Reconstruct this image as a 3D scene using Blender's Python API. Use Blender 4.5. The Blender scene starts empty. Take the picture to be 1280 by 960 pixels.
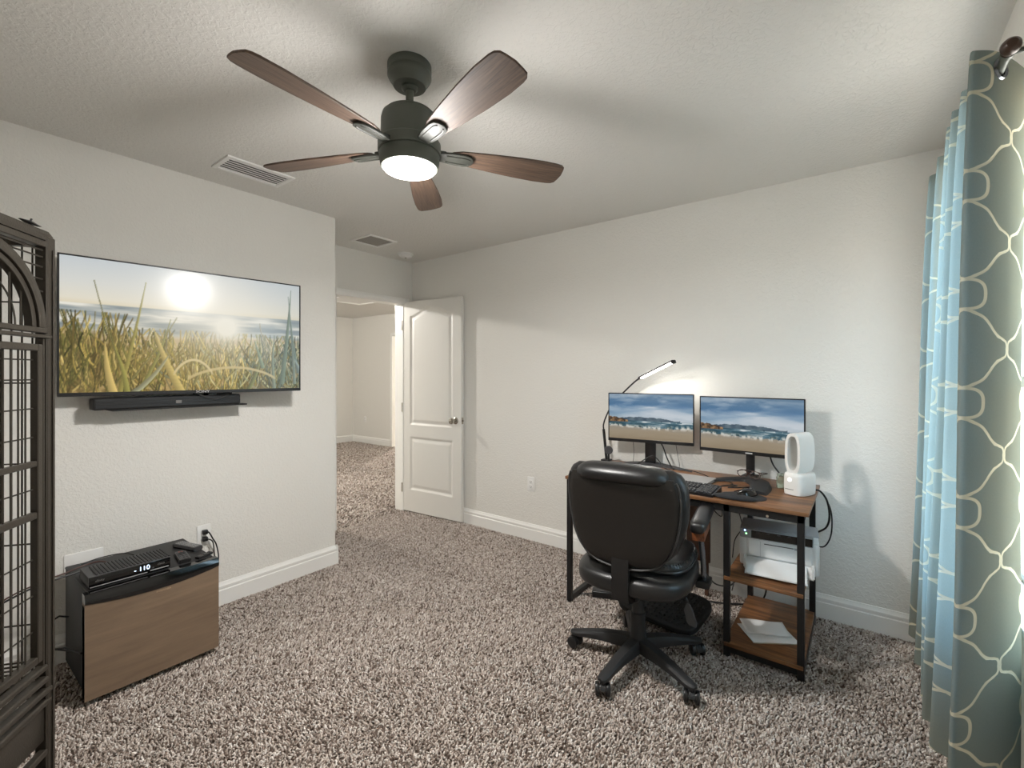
import bpy, bmesh, math, random
import numpy as np
from mathutils import Vector, Matrix, Euler, noise

random.seed(7)
rng = np.random.default_rng(11)
S = bpy.context.scene
COL = S.collection
PI = math.pi

# ------------------------------------------------------------------ camera
CAM_H = 1.337
cam = bpy.data.cameras.new('camera')
cam.sensor_fit = 'HORIZONTAL'
cam.sensor_width = 36.0
cam.lens = 36.0 * 577.0 / 1280.0
cam.shift_y = -13.0 / 1280.0
cam.clip_start = 0.02
cam_ob = bpy.data.objects.new('camera', cam)
COL.objects.link(cam_ob)
cam_ob.location = (0, 0, CAM_H)
cam_ob.rotation_euler = (math.radians(90), 0, math.radians(37.265))
S.camera = cam_ob

# ------------------------------------------------------------------ exposure, sky
S.view_settings.view_transform = 'Standard'
S.view_settings.look = 'None'
S.view_settings.gamma = 1.0
S.view_settings.use_curve_mapping = False
S.view_settings.exposure = 0.0

SKY_COLOR = (0.58, 0.82, 1.0, 1)
GROUND_COLOR = (0.92, 0.90, 0.84, 1)
SKY_STRENGTH = 12.0
FAN_POWER = 24.0          # light thrown sideways by the glass
FAN_DOWN = 33.0           # light thrown down by the glass
FAN_GLOW = 6.0
FAN_TINT = (1.0, 0.972, 0.938)
DESK_LAMP_POWER = 1.9
HALL_POWER = 150.0
SIDE_ROOM_POWER = 650.0

world = bpy.data.worlds.new('sky')
S.world = world
world.use_nodes = True
bg = world.node_tree.nodes['Background']
_tc = world.node_tree.nodes.new('ShaderNodeTexCoord')
_sp = world.node_tree.nodes.new('ShaderNodeSeparateXYZ')
_rp = world.node_tree.nodes.new('ShaderNodeValToRGB')      # sky above, sunlit ground below the horizon
_rp.color_ramp.elements[0].position = 0.495
_rp.color_ramp.elements[0].color = GROUND_COLOR
_rp.color_ramp.elements[1].position = 0.505
_rp.color_ramp.elements[1].color = SKY_COLOR
_mm = world.node_tree.nodes.new('ShaderNodeMath')
_mm.operation = 'MULTIPLY_ADD'
_mm.inputs[1].default_value = 0.5
_mm.inputs[2].default_value = 0.5
world.node_tree.links.new(_tc.outputs['Generated'], _sp.inputs[0])
world.node_tree.links.new(_sp.outputs['Z'], _mm.inputs[0])
world.node_tree.links.new(_mm.outputs[0], _rp.inputs['Fac'])
world.node_tree.links.new(_rp.outputs['Color'], bg.inputs['Color'])
bg.inputs['Strength'].default_value = SKY_STRENGTH


# ------------------------------------------------------------------ lamps' own light helper
def area_light(name, loc, size, power, color, rot=(0, 0, 0), shape='DISK', size_y=None, parent=None):
    l = bpy.data.lights.new(name, 'AREA')
    l.shape = shape
    l.size = size
    if size_y:
        l.size_y = size_y
    l.energy = power
    l.color = color
    o = bpy.data.objects.new(name, l)
    COL.objects.link(o)
    o.location = loc
    o.rotation_euler = rot
    o.visible_camera = False
    if parent:
        o.parent = parent
    return o


def point_light(name, loc, radius, power, color, parent=None):
    l = bpy.data.lights.new(name, 'POINT')
    l.shadow_soft_size = radius
    l.energy = power
    l.color = color
    o = bpy.data.objects.new(name, l)
    COL.objects.link(o)
    o.location = loc
    o.visible_camera = False
    if parent:
        o.parent = parent
    return o


# ------------------------------------------------------------------ materials
def srgb(r, g, b):
    def c(v):
        v /= 255.0
        return v / 12.92 if v <= 0.04045 else ((v + 0.055) / 1.055) ** 2.4
    return (c(r), c(g), c(b), 1.0)


MATS = {}


def mat(name, color, rough=0.5, metal=0.0, bump=0.0, bscale=50.0, spec=0.5, vary=0.0, coat=0.0, detail=3.0):
    m = bpy.data.materials.new(name)
    m.use_nodes = True
    nt = m.node_tree
    p = nt.nodes['Principled BSDF']
    p.inputs['Base Color'].default_value = color
    p.inputs['Roughness'].default_value = rough
    p.inputs['Metallic'].default_value = metal
    p.inputs['Specular IOR Level'].default_value = spec
    p.inputs['Coat Weight'].default_value = coat
    if bump or vary:
        tc = nt.nodes.new('ShaderNodeTexCoord')
        no = nt.nodes.new('ShaderNodeTexNoise')
        no.inputs['Scale'].default_value = bscale
        no.inputs['Detail'].default_value = detail
        nt.links.new(tc.outputs['Object'], no.inputs['Vector'])
        if bump:
            b = nt.nodes.new('ShaderNodeBump')
            b.inputs['Strength'].default_value = 1.0
            b.inputs['Distance'].default_value = bump
            nt.links.new(no.outputs['Fac'], b.inputs['Height'])
            nt.links.new(b.outputs['Normal'], p.inputs['Normal'])
        if vary:
            mx = nt.nodes.new('ShaderNodeMix')
            mx.data_type = 'RGBA'
            mx.inputs[6].default_value = tuple(c * (1 - vary) for c in color[:3]) + (1,)
            mx.inputs[7].default_value = tuple(min(1, c * (1 + vary)) for c in color[:3]) + (1,)
            nt.links.new(no.outputs['Fac'], mx.inputs[0])
            nt.links.new(mx.outputs[2], p.inputs['Base Color'])
    MATS[name] = m
    return m


def emit(name, color, strength):
    m = bpy.data.materials.new(name)
    m.use_nodes = True
    p = m.node_tree.nodes['Principled BSDF']
    p.inputs['Base Color'].default_value = color
    p.inputs['Emission Color'].default_value = color
    p.inputs['Emission Strength'].default_value = strength
    MATS[name] = m
    return m


def plaster(name, color, scale, dist):
    """painted drywall with a knock-down spray texture"""
    m = bpy.data.materials.new(name)
    m.use_nodes = True
    nt = m.node_tree
    p = nt.nodes['Principled BSDF']
    p.inputs['Base Color'].default_value = color
    p.inputs['Roughness'].default_value = 0.75
    p.inputs['Specular IOR Level'].default_value = 0.25
    tc = nt.nodes.new('ShaderNodeTexCoord')
    n1 = nt.nodes.new('ShaderNodeTexNoise')
    n1.inputs['Scale'].default_value = scale
    n1.inputs['Detail'].default_value = 3.0
    n1.inputs['Distortion'].default_value = 0.6
    rp = nt.nodes.new('ShaderNodeValToRGB')
    rp.color_ramp.elements[0].position = 0.44
    rp.color_ramp.elements[1].position = 0.60
    b = nt.nodes.new('ShaderNodeBump')
    b.inputs['Distance'].default_value = dist
    nt.links.new(tc.outputs['Object'], n1.inputs['Vector'])
    nt.links.new(n1.outputs['Fac'], rp.inputs['Fac'])
    nt.links.new(rp.outputs['Color'], b.inputs['Height'])
    nt.links.new(b.outputs['Normal'], p.inputs['Normal'])
    MATS[name] = m
    return m


def wood(name, dark, light, scale=(3, 40, 40), rough=0.45, axis=None, dist=1.5, coat=0.0):
    """grain stretched along the object's x axis (or as scaled)"""
    m = bpy.data.materials.new(name)
    m.use_nodes = True
    nt = m.node_tree
    p = nt.nodes['Principled BSDF']
    p.inputs['Roughness'].default_value = rough
    p.inputs['Coat Weight'].default_value = coat
    tc = nt.nodes.new('ShaderNodeTexCoord')
    mp = nt.nodes.new('ShaderNodeMapping')
    mp.inputs['Scale'].default_value = scale
    n1 = nt.nodes.new('ShaderNodeTexNoise')
    n1.inputs['Scale'].default_value = 1.0
    n1.inputs['Detail'].default_value = 6.0
    n1.inputs['Roughness'].default_value = 0.65
    n1.inputs['Distortion'].default_value = dist
    rp = nt.nodes.new('ShaderNodeValToRGB')
    rp.color_ramp.elements[0].position = 0.30
    rp.color_ramp.elements[0].color = dark
    rp.color_ramp.elements[1].position = 0.72
    rp.color_ramp.elements[1].color = light
    b = nt.nodes.new('ShaderNodeBump')
    b.inputs['Distance'].default_value = 0.0004
    nt.links.new(tc.outputs['Object'], mp.inputs['Vector'])
    nt.links.new(mp.outputs['Vector'], n1.inputs['Vector'])
    nt.links.new(n1.outputs['Fac'], rp.inputs['Fac'])
    nt.links.new(rp.outputs['Color'], p.inputs['Base Color'])
    nt.links.new(n1.outputs['Fac'], b.inputs['Height'])
    nt.links.new(b.outputs['Normal'], p.inputs['Normal'])
    MATS[name] = m
    return m


def attr_mat(name, rough=0.95, emission=0.0, spec=0.1):
    """colour read from the mesh's own colour attribute (yarn colours, screen pictures)"""
    m = bpy.data.materials.new(name)
    m.use_nodes = True
    nt = m.node_tree
    p = nt.nodes['Principled BSDF']
    a = nt.nodes.new('ShaderNodeAttribute')
    a.attribute_name = 'col'
    p.inputs['Roughness'].default_value = rough
    p.inputs['Specular IOR Level'].default_value = spec
    if emission:
        p.inputs['Base Color'].default_value = (0.01, 0.01, 0.01, 1)
        nt.links.new(a.outputs['Color'], p.inputs['Emission Color'])
        p.inputs['Emission Strength'].default_value = emission
    else:
        nt.links.new(a.outputs['Color'], p.inputs['Base Color'])
    MATS[name] = m
    return m


M_WALL = plaster('wall_paint', srgb(229, 227, 221), 70, 0.0008)
M_CEIL = plaster('ceiling_paint', srgb(224, 222, 217), 60, 0.0011)
M_TRIM = mat('trim_paint', srgb(240, 239, 235), 0.35)
M_DOOR = mat('door_paint', srgb(228, 226, 220), 0.4)
M_CARPET = attr_mat('carpet_yarn')
M_BACKING = mat('carpet_backing', srgb(96, 84, 76), 0.95, bump=0.003, bscale=150)
M_BRONZE = mat('dark_bronze', srgb(84, 88, 80), 0.45, 0.1, bump=0.0002, bscale=300)
M_BRACKET = mat('bracket_bronze', srgb(54, 55, 50), 0.5, 0.1)
M_BLADE = wood('walnut_blade', srgb(56, 44, 38), srgb(110, 88, 72), (5, 90, 90), 0.55, dist=0.8)
M_WHITE = mat('white_plastic', srgb(232, 231, 228), 0.35)
M_VENTDARK = mat('vent_shade', srgb(44, 42, 39), 0.8)  # shade behind the vent slats, put into the colour
M_VENTGREY = mat('filter_grey', srgb(150, 147, 141), 0.8)
M_BLACK = mat('black_plastic', srgb(24, 24, 25), 0.35)
M_BLACKM = mat('matte_black_plastic', srgb(30, 30, 31), 0.6, bump=0.0002, bscale=400)
M_GLOSS = mat('gloss_black', srgb(10, 10, 11), 0.08)
M_DGREY = mat('dark_grey_plastic', srgb(58, 58, 60), 0.5)
M_METALB = mat('black_powder_steel', srgb(33, 32, 32), 0.42, 0.3, bump=0.0002, bscale=500)
M_CAGE = mat('hammered_bronze_steel', srgb(66, 61, 54), 0.38, 0.45, bump=0.0005, bscale=220)
M_CHROME = mat('satin_nickel', srgb(190, 184, 174), 0.22, 1.0)
M_STEELDK = mat('dark_chrome', srgb(120, 124, 130), 0.25, 0.9)
M_LEATHER = mat('black_leather', srgb(19, 19, 20), 0.37, bump=0.0006, bscale=260, spec=0.6)
M_LEATHER_BACK = mat('black_vinyl', srgb(23, 20, 17), 0.42, bump=0.0003, bscale=420, spec=0.5)
M_PIPING = mat('leather_piping', srgb(52, 52, 52), 0.3)
M_DESKWOOD = wood('rustic_desk_board', srgb(70, 46, 30), srgb(158, 108, 68), (3.0, 32, 32), 0.38, dist=1.0)
M_FRIDGEWOOD = wood('fridge_wood_film', srgb(110, 91, 73), srgb(134, 113, 92), (2.2, 3, 26), 0.5, dist=0.35)
M_ARMWOOD = wood('arm_wood', srgb(80, 40, 20), srgb(150, 84, 44), (40, 8, 40), 0.35)
M_BOARD = wood('brown_board', srgb(58, 36, 24), srgb(92, 58, 38), (8, 40, 4), 0.5)
M_SILVER = mat('silver_aluminium', srgb(196, 194, 194), 0.4, 0.55)
M_KEY = mat('key_plastic', srgb(44, 44, 46), 0.55)
M_KEYGREY = mat('grey_keys', srgb(150, 150, 150), 0.5)
M_PRINTER = mat('printer_white', srgb(226, 227, 226), 0.42)
M_PRINTGREY = mat('printer_grey', srgb(160, 162, 166), 0.45)
M_PAPER = mat('paper', srgb(238, 238, 236), 0.8)
M_PAPEROLD = mat('paper_edge', srgb(214, 206, 190), 0.85)
M_FABRICGEL = mat('mousepad_cloth', srgb(30, 31, 34), 0.75, bump=0.0003, bscale=600)
M_FANWHITE = mat('fan_shell_white', srgb(232, 230, 226), 0.35)
M_GLASSFRAME = mat('tortoise_frame', srgb(70, 50, 44), 0.25)
M_RUBBER = mat('rubber', srgb(20, 20, 20), 0.7)
M_CABLE = mat('black_cable', srgb(22, 22, 22), 0.5)
M_CABLEGREY = mat('grey_cable', srgb(120, 118, 114), 0.5)
M_CABLERED = mat('brown_red_cable', srgb(70, 36, 28), 0.5)
M_CREAM = mat('cream_plastic', srgb(214, 200, 170), 0.5)
M_ORANGE = mat('orange_cable', srgb(206, 140, 96), 0.5)
M_LETTER = mat('pale_lettering', srgb(205, 205, 205), 0.4)
M_LETTERDK = mat('grey_lettering', srgb(120, 118, 116), 0.5)
M_BADGE = mat('badge_tan', srgb(176, 152, 122), 0.35)
M_WOODTOY = wood('bird_toy_wood', srgb(90, 62, 40), srgb(176, 130, 88), (20, 20, 20), 0.7)
M_ROPE = mat('rope', srgb(110, 100, 90), 0.9, bump=0.001, bscale=300, vary=0.3)
M_SEED = mat('seed', srgb(190, 140, 70), 0.7)
M_CORK = mat('cork_perch', srgb(190, 176, 150), 0.9, bump=0.002, bscale=120, vary=0.3)
M_JAR = mat('green_clear_plastic', srgb(206, 218, 200), 0.12)
MATS['green_clear_plastic'].node_tree.nodes['Principled BSDF'].inputs['Transmission Weight'].default_value = 0.8
M_SCREEN_TV = attr_mat('tv_picture', 0.17, 0.85, 0.28)
M_SCREEN = attr_mat('monitor_picture', 0.25, 0.8, 0.5)
M_LED = emit('led_strip', (1.0, 0.97, 0.92, 1), 14.0)
M_DIFF = emit('lamp_diffuser', (1.0, 0.96, 0.90, 1), FAN_GLOW)
M_DIGIT = emit('clock_digits', (0.62, 0.78, 1.0, 1), 3.0)
M_LEDB = emit('blue_led', (0.35, 0.55, 1.0, 1), 5.0)
M_LEDG = emit('green_led', (0.3, 1.0, 0.35, 1), 4.0)
M_LEDW = emit('white_led', (1.0, 1.0, 1.0, 1), 0.9)


# ------------------------------------------------------------------ mesh helpers
class B:
    """collects shapes into one bmesh"""

    def __init__(self):
        self.bm = bmesh.new()

    def box(self, x0, x1, y0, y1, z0, z1, bev=0.0, seg=2, mtx=None):
        t = bmesh.new()
        bmesh.ops.create_cube(t, size=1.0)
        for v in t.verts:
            v.co = Vector((x0 + (v.co.x + .5) * (x1 - x0), y0 + (v.co.y + .5) * (y1 - y0), z0 + (v.co.z + .5) * (z1 - z0)))
        if bev:
            bmesh.ops.bevel(t, geom=list(t.edges), offset=bev, segments=seg, profile=0.5, affect='EDGES')
        self._merge(t, mtx)
        return self

    def _merge(self, t, mtx=None):
        if mtx is not None:
            bmesh.ops.transform(t, matrix=mtx, verts=t.verts)
        t.normal_update()
        me = bpy.data.meshes.new('tmp')
        t.to_mesh(me)
        t.free()
        self.bm.from_mesh(me)
        bpy.data.meshes.remove(me)

    def cbox(self, c, size, rot=(0, 0, 0), bev=0.0, seg=2):
        m = Matrix.Translation(c) @ Euler(rot).to_matrix().to_4x4()
        sx, sy, sz = size
        return self.box(-sx / 2, sx / 2, -sy / 2, sy / 2, -sz / 2, sz / 2, bev, seg, m)

    def lathe(self, prof, o=(0, 0, 0), n=32, mtx=None):
        """profile of (r, z) from one end to the other, closed with caps where r>0"""
        t = bmesh.new()
        rings = []
        for r, z in prof:
            if r < 1e-6:
                rings.append([t.verts.new((o[0], o[1], o[2] + z))])
            else:
                rings.append([t.verts.new((o[0] + r * math.cos(2 * PI * k / n), o[1] + r * math.sin(2 * PI * k / n), o[2] + z)) for k in range(n)])
        for a, b in zip(rings, rings[1:]):
            for k in range(n):
                k2 = (k + 1) % n
                if len(a) == 1 and len(b) == 1:
                    continue
                if len(a) == 1:
                    t.faces.new((a[0], b[k], b[k2]))
                elif len(b) == 1:
                    t.faces.new((a[k], a[k2], b[0]))
                else:
                    t.faces.new((a[k], a[k2], b[k2], b[k]))
        if len(rings[0]) > 1:
            t.faces.new(rings[0])
        if len(rings[-1]) > 1:
            t.faces.new(rings[-1])
        bmesh.ops.recalc_face_normals(t, faces=t.faces)
        self._merge(t, mtx)
        return self

    def cyl(self, a, b, r, r2=None, n=16):
        a, b = Vector(a), Vector(b)
        d = b - a
        m = Matrix.Translation(a) @ d.to_track_quat('Z', 'Y').to_matrix().to_4x4()
        return self.lathe([(r, 0), (r if r2 is None else r2, d.length)], n=n, mtx=m)

    def tube(self, pts, r, n=8, smooth=0):
        pts = [Vector(p) for p in pts]
        if smooth:
            pts = catmull(pts, smooth)
        rad = list(r) if isinstance(r, (list, tuple)) else [r] * len(pts)
        if len(rad) != len(pts):
            rad = list(np.interp(np.linspace(0, 1, len(pts)), np.linspace(0, 1, len(rad)), rad))
        rad = [float(q_) for q_ in rad]
        t = bmesh.new()
        rings = []
        up = None
        for i, p in enumerate(pts):
            d = (pts[min(i + 1, len(pts) - 1)] - pts[max(i - 1, 0)]).normalized()
            if up is None:
                up = Vector((0, 0, 1)) if abs(d.z) < 0.9 else Vector((1, 0, 0))
            s = d.cross(up)
            if s.length < 1e-5:
                s = d.cross(Vector((1, 0.3, 0)))
            s.normalize()
            u = s.cross(d).normalized()
            up = u
            rings.append([t.verts.new(p + rad[i] * (math.cos(2 * PI * k / n) * s + math.sin(2 * PI * k / n) * u)) for k in range(n)])
        for a, b in zip(rings, rings[1:]):
            for k in range(n):
                k2 = (k + 1) % n
                t.faces.new((a[k], a[k2], b[k2], b[k]))
        t.faces.new(rings[0])
        t.faces.new(rings[-1])
        bmesh.ops.recalc_face_normals(t, faces=t.faces)
        self._merge(t)
        return self

    def loft(self, rings, cap=True, mtx=None):
        t = bmesh.new()
        vs = [[t.verts.new(p) for p in r] for r in rings]
        n = len(rings[0])
        for a, b in zip(vs, vs[1:]):
            for k in range(n):
                k2 = (k + 1) % n
                t.faces.new((a[k], a[k2], b[k2], b[k]))
        if cap:
            t.faces.new(vs[0])
            t.faces.new(vs[-1])
        bmesh.ops.recalc_face_normals(t, faces=t.faces)
        self._merge(t, mtx)
        return self

    def prism(self, poly, z0, z1, bev=0.0, mtx=None, seg=2):
        t = bmesh.new()
        lo = [t.verts.new((x, y, z0)) for x, y in poly]
        hi = [t.verts.new((x, y, z1)) for x, y in poly]
        n = len(poly)
        t.faces.new(lo)
        t.faces.new(hi)
        for k in range(n):
            k2 = (k + 1) % n
            t.faces.new((lo[k], lo[k2], hi[k2], hi[k]))
        bmesh.ops.recalc_face_normals(t, faces=t.faces)
        if bev:
            es = [e for e in t.edges if abs(e.verts[0].co.z - e.verts[1].co.z) < 1e-7]
            bmesh.ops.bevel(t, geom=es, offset=bev, segments=seg, profile=0.5, affect='EDGES')
        self._merge(t, mtx)
        return self

    def ball(self, c, size, e1=0.6, e2=0.6, nu=28, nv=16, mtx=None):
        """superellipsoid cushion"""
        def sp(v, e):
            return math.copysign(abs(v) ** e, v)
        rings = []
        for j in range(1, nv):
            ph = -PI / 2 + PI * j / nv
            rings.append([(c[0] + size[0] / 2 * sp(math.cos(ph), e1) * sp(math.cos(2 * PI * i / nu), e2),
                           c[1] + size[1] / 2 * sp(math.cos(ph), e1) * sp(math.sin(2 * PI * i / nu), e2),
                           c[2] + size[2] / 2 * sp(math.sin(ph), e1)) for i in range(nu)])
        return self.loft(rings, True, mtx)

    def mesh(self, name):
        me = bpy.data.meshes.new(name)
        self.bm.to_mesh(me)
        self.bm.free()
        return me

    def build(self, name, m, parent=None, label=None, angle=35, loc=None):
        me = self.mesh(name)
        o = obj(name, me, m, parent, label, angle)
        if loc:
            o.location = loc
        return o


def catmull(pts, k):
    pts = [Vector(p) for p in pts]
    P = [pts[0] * 2 - pts[1]] + pts + [pts[-1] * 2 - pts[-2]]
    out = []
    for i in range(1, len(P) - 2):
        for s in range(k):
            t = s / k
            a, b, c, d = P[i - 1], P[i], P[i + 1], P[i + 2]
            out.append(0.5 * ((2 * b) + (c - a) * t + (2 * a - 5 * b + 4 * c - d) * t * t + (3 * b - a - 3 * c + d) * t ** 3))
    out.append(pts[-1])
    return out


def obj(name, me, m, parent=None, label=None, angle=35):
    if m is not None and not me.materials:
        me.materials.append(m)
    if angle:
        me.shade_smooth()
        me.set_sharp_from_angle(angle=math.radians(angle))
    o = bpy.data.objects.new(name, me)
    COL.objects.link(o)
    if parent is not None:
        o.parent = parent
    if label:
        o['label'] = label
    return o


def thing(name, label, cat, loc=(0, 0, 0), rz=0.0, group=None):
    o = bpy.data.objects.new(name, None)
    o.empty_display_size = 0.05
    COL.objects.link(o)
    o.location = loc
    o.rotation_euler = (0, 0, rz)
    return tag(o, label, cat, group)


def tag(o, label, cat, group=None, kind=None):
    o['label'] = label
    o['category'] = cat
    if group:
        o['group'] = group
    if kind:
        o['kind'] = kind
    return o


def struct(o):
    o['kind'] = 'structure'
    return o


def text(name, body, size, m, parent, loc, rot, align='CENTER', extrude=0.0004, sx=1.0):
    c = bpy.data.curves.new('txt', 'FONT')
    c.body = body
    c.size = size
    c.align_x = align
    c.align_y = 'CENTER'
    c.extrude = extrude
    t = bpy.data.objects.new('txt', c)
    COL.objects.link(t)
    bpy.context.view_layer.update()
    me = bpy.data.meshes.new_from_object(t)
    bpy.data.objects.remove(t)
    bpy.data.curves.remove(c)
    me.materials.clear()
    o = obj(name, me, m, parent, None, 0)
    o.location = loc
    o.rotation_euler = rot
    o.scale = (sx, 1, 1)
    return o


def superpoly(a, b, e, n=40):
    out = []
    for k in range(n):
        t = 2 * PI * k / n
        out.append((math.copysign(a * abs(math.cos(t)) ** e, math.cos(t)), math.copysign(b * abs(math.sin(t)) ** e, math.sin(t))))
    return out


def roundrect(x0, x1, y0, y1, r, n=6):
    out = []
    for cx, cy, a0 in ((x1 - r, y1 - r, 0), (x0 + r, y1 - r, 90), (x0 + r, y0 + r, 180), (x1 - r, y0 + r, 270)):
        for k in range(n + 1):
            a = math.radians(a0 + 90 * k / n)
            out.append((cx + r * math.cos(a), cy + r * math.sin(a)))
    return out


def grid_mesh(name, V, uv=None, colors=None, closed=False):
    """V: array (ny, nx, 3)"""
    ny, nx = V.shape[:2]
    idx = np.arange(ny * nx).reshape(ny, nx)
    f = np.stack([idx[:-1, :-1], idx[:-1, 1:], idx[1:, 1:], idx[1:, :-1]], -1).reshape(-1, 4)
    me = bpy.data.meshes.new(name)
    me.vertices.add(ny * nx)
    me.vertices.foreach_set('co', V.reshape(-1).astype(np.float32))
    me.loops.add(f.size)
    me.loops.foreach_set('vertex_index', f.reshape(-1).astype(np.int32))
    me.polygons.add(len(f))
    me.polygons.foreach_set('loop_start', (np.arange(len(f)) * 4).astype(np.int32))
    if uv is not None:
        l = me.uv_layers.new(name='UVMap')
        l.data.foreach_set('uv', uv.reshape(-1, 2)[f.reshape(-1)].reshape(-1).astype(np.float32))
    if colors is not None:
        a = me.color_attributes.new('col', 'FLOAT_COLOR', 'POINT')
        c4 = np.ones((ny * nx, 4), np.float32)
        c4[:, :3] = colors.reshape(-1, 3)
        a.data.foreach_set('color', c4.reshape(-1))
    me.update(calc_edges=True)
    return me


# ================================================================== THE ROOM
XL, XR, YB, YF, ZC = -2.97, 0.36, -0.95, 3.06, 2.435     # left wall, right wall, wall behind, desk wall, ceiling
NX, NY = -3.58, 1.84                                      # the entry niche
HX0, HY1, HY0 = -8.08, 5.39, 0.6                          # the hall beyond the doorway
OY0, OY1, OZ = 2.215, 2.962, 2.03                           # doorway
WY0, WY1, WZ0, WZ1 = 1.53, 2.36, 0.63, 2.04                # window in the right wall
SX0, SX1, SZ = -6.84, -5.95, 2.02                         # opening at the end of the hall

struct(B().box(HX0 - .1, XR + .2, YB - .1, 9.0, -0.10, -0.012).build('floor', M_BACKING, angle=0))
struct(B().box(HX0 - .1, XR + .2, YB - .1, 9.0, ZC, ZC + .1).build('ceiling', M_CEIL, angle=0))
struct(B().box(NX - .12, XL, YB - .1, NY, -0.012, ZC).build('wall_left', M_WALL, angle=0))
struct(B().box(NX - .12, XR + .12, YF, YF + .12, -0.012, ZC).build('wall_front', M_WALL, angle=0))
struct(B().box(XL, XR, YB - .1, YB, -0.012, ZC).build('wall_back', M_WALL, angle=0))
b = B()
b.box(XR, XR + .12, YB - .1, WY0, -0.012, ZC)
b.box(XR, XR + .12, WY1, YF, -0.012, ZC)
b.box(XR, XR + .12, WY0, WY1, -0.012, WZ0)
b.box(XR, XR + .12, WY0, WY1, WZ1, ZC)
struct(b.build('wall_right', M_WALL, angle=0))
b = B()
b.box(NX - .12, NX, NY, OY0, -0.012, ZC)
b.box(NX - .12, NX, OY1, YF, -0.012, ZC)
b.box(NX - .12, NX, OY0, OY1, OZ, ZC)
struct(b.build('wall_entry', M_WALL, angle=0))
# hall beyond
b = B()
b.box(HX0 - .1, HX0, HY0 - .1, HY1 + .1, -0.012, ZC)
struct(b.build('wall_hall_end', M_WALL, angle=0))
b = B()
b.box(HX0, SX0, HY1, HY1 + .12, -0.012, ZC)
b.box(SX1, NX - .12, HY1, HY1 + .12, -0.012, ZC)
b.box(SX0, SX1, HY1, HY1 + .12, SZ, ZC)
struct(b.build('wall_hall_side', M_WALL, angle=0))
struct(B().box(HX0 - .1, NX - .12, HY0 - .1, HY0, -0.012, ZC).build('wall_hall_near', M_WALL, angle=0))
struct(B().box(NX - .12, NX, YF + .12, HY1 + .12, -0.012, ZC).build('wall_hall_right', M_WALL, angle=0))
b = B()
b.box(HX0, HX0 + .1, HY1 + .12, 8.6, -0.012, ZC)
b.box(-4.6, -4.5, HY1 + .12, 8.6, -0.012, ZC)
b.box(HX0, -4.5, 8.6, 8.7, -0.012, ZC)
struct(b.build('wall_side_room', M_WALL, angle=0))


# ---- baseboards
def base_prof(h=0.132, t=0.016):
    return [(0, 0), (t, 0), (t, h * .66), (t * .78, h * .69), (t * .78, h * .74), (t * .9, h * .755), (t * .9, h * .84), (t * .45, h * .93), (t * .3, h), (0, h)]


def baseboard(name, a, b_, nrm):
    """straight run from a to b (floor points), profile leaning out along nrm"""
    a, b_, nrm = Vector(a), Vector(b_), Vector(nrm)
    rings = [[(p + nrm * d + Vector((0, 0, z - 0.006))) for d, z in base_prof()] for p in (a, b_)]
    return struct(B().loft(rings).build(name, M_TRIM, angle=20))


baseboard('baseboard_front', (NX + .02, YF, 0), (XR, YF, 0), (0, -1, 0))
baseboard('baseboard_left', (XL, YB, 0), (XL, NY + .015, 0), (1, 0, 0))
baseboard('baseboard_niche', (XL + .015, NY, 0), (NX, NY, 0), (0, 1, 0))
baseboard('baseboard_right', (XR, YB, 0), (XR, YF, 0), (-1, 0, 0))
baseboard('baseboard_back', (XL, YB, 0), (XR, YB, 0), (0, 1, 0))
baseboard('baseboard_hall_side', (HX0, HY1, 0), (SX0 - .06, HY1, 0), (0, -1, 0))
baseboard('baseboard_hall_end', (HX0, HY0, 0), (HX0, HY1, 0), (1, 0, 0))


# ---- door casings
def casing(name, y0, y1, z1, x, nx, w=0.057, t=0.016, axis='y'):
    b = B()

    def put(a0, a1, z0, zz):
        if axis == 'y':
            b.box(min(x, x + nx * t), max(x, x + nx * t), a0, a1, z0, zz, 0.004, 2)
            b.box(min(x, x + nx * (t + .005)), max(x, x + nx * (t + .005)), a0 + .012 if a1 - a0 < .1 else a0, a1 - .012 if a1 - a0 < .1 else a1, z0 + (.012 if a1 - a0 > .1 else 0), zz - (.012 if a1 - a0 > .1 else 0), 0.004, 2)
        else:
            b.box(a0, a1, min(x, x + nx * t), max(x, x + nx * t), z0, zz, 0.004, 2)
    put(y0 - w, y0, 0, z1 + w)
    put(y1, y1 + w, 0, z1 + w)
    put(y0, y1, z1, z1 + w)
    return struct(b.build(name, M_TRIM, angle=25))


casing('trim_1', OY0, OY1, OZ - .01, NX, 1, w=0.05)
casing('trim_2', OY0, OY1, OZ - .01, NX - .12, -1, w=0.05)
casing('trim_3', SX0, SX1, SZ, HY1, -1, axis='x')
b = B()      # jamb lining of the doorway
b.box(NX - .12, NX, OY0, OY0 + .016, -0.012, OZ)
b.box(NX - .12, NX, OY1 - .016, OY1, -0.012, OZ)
b.box(NX - .12, NX, OY0, OY1, OZ - .016, OZ)
struct(b.build('trim_4', M_TRIM, angle=0))

# ---- the open two panel door
DW, DH, DT = 0.735, 2.022, 0.035


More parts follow.
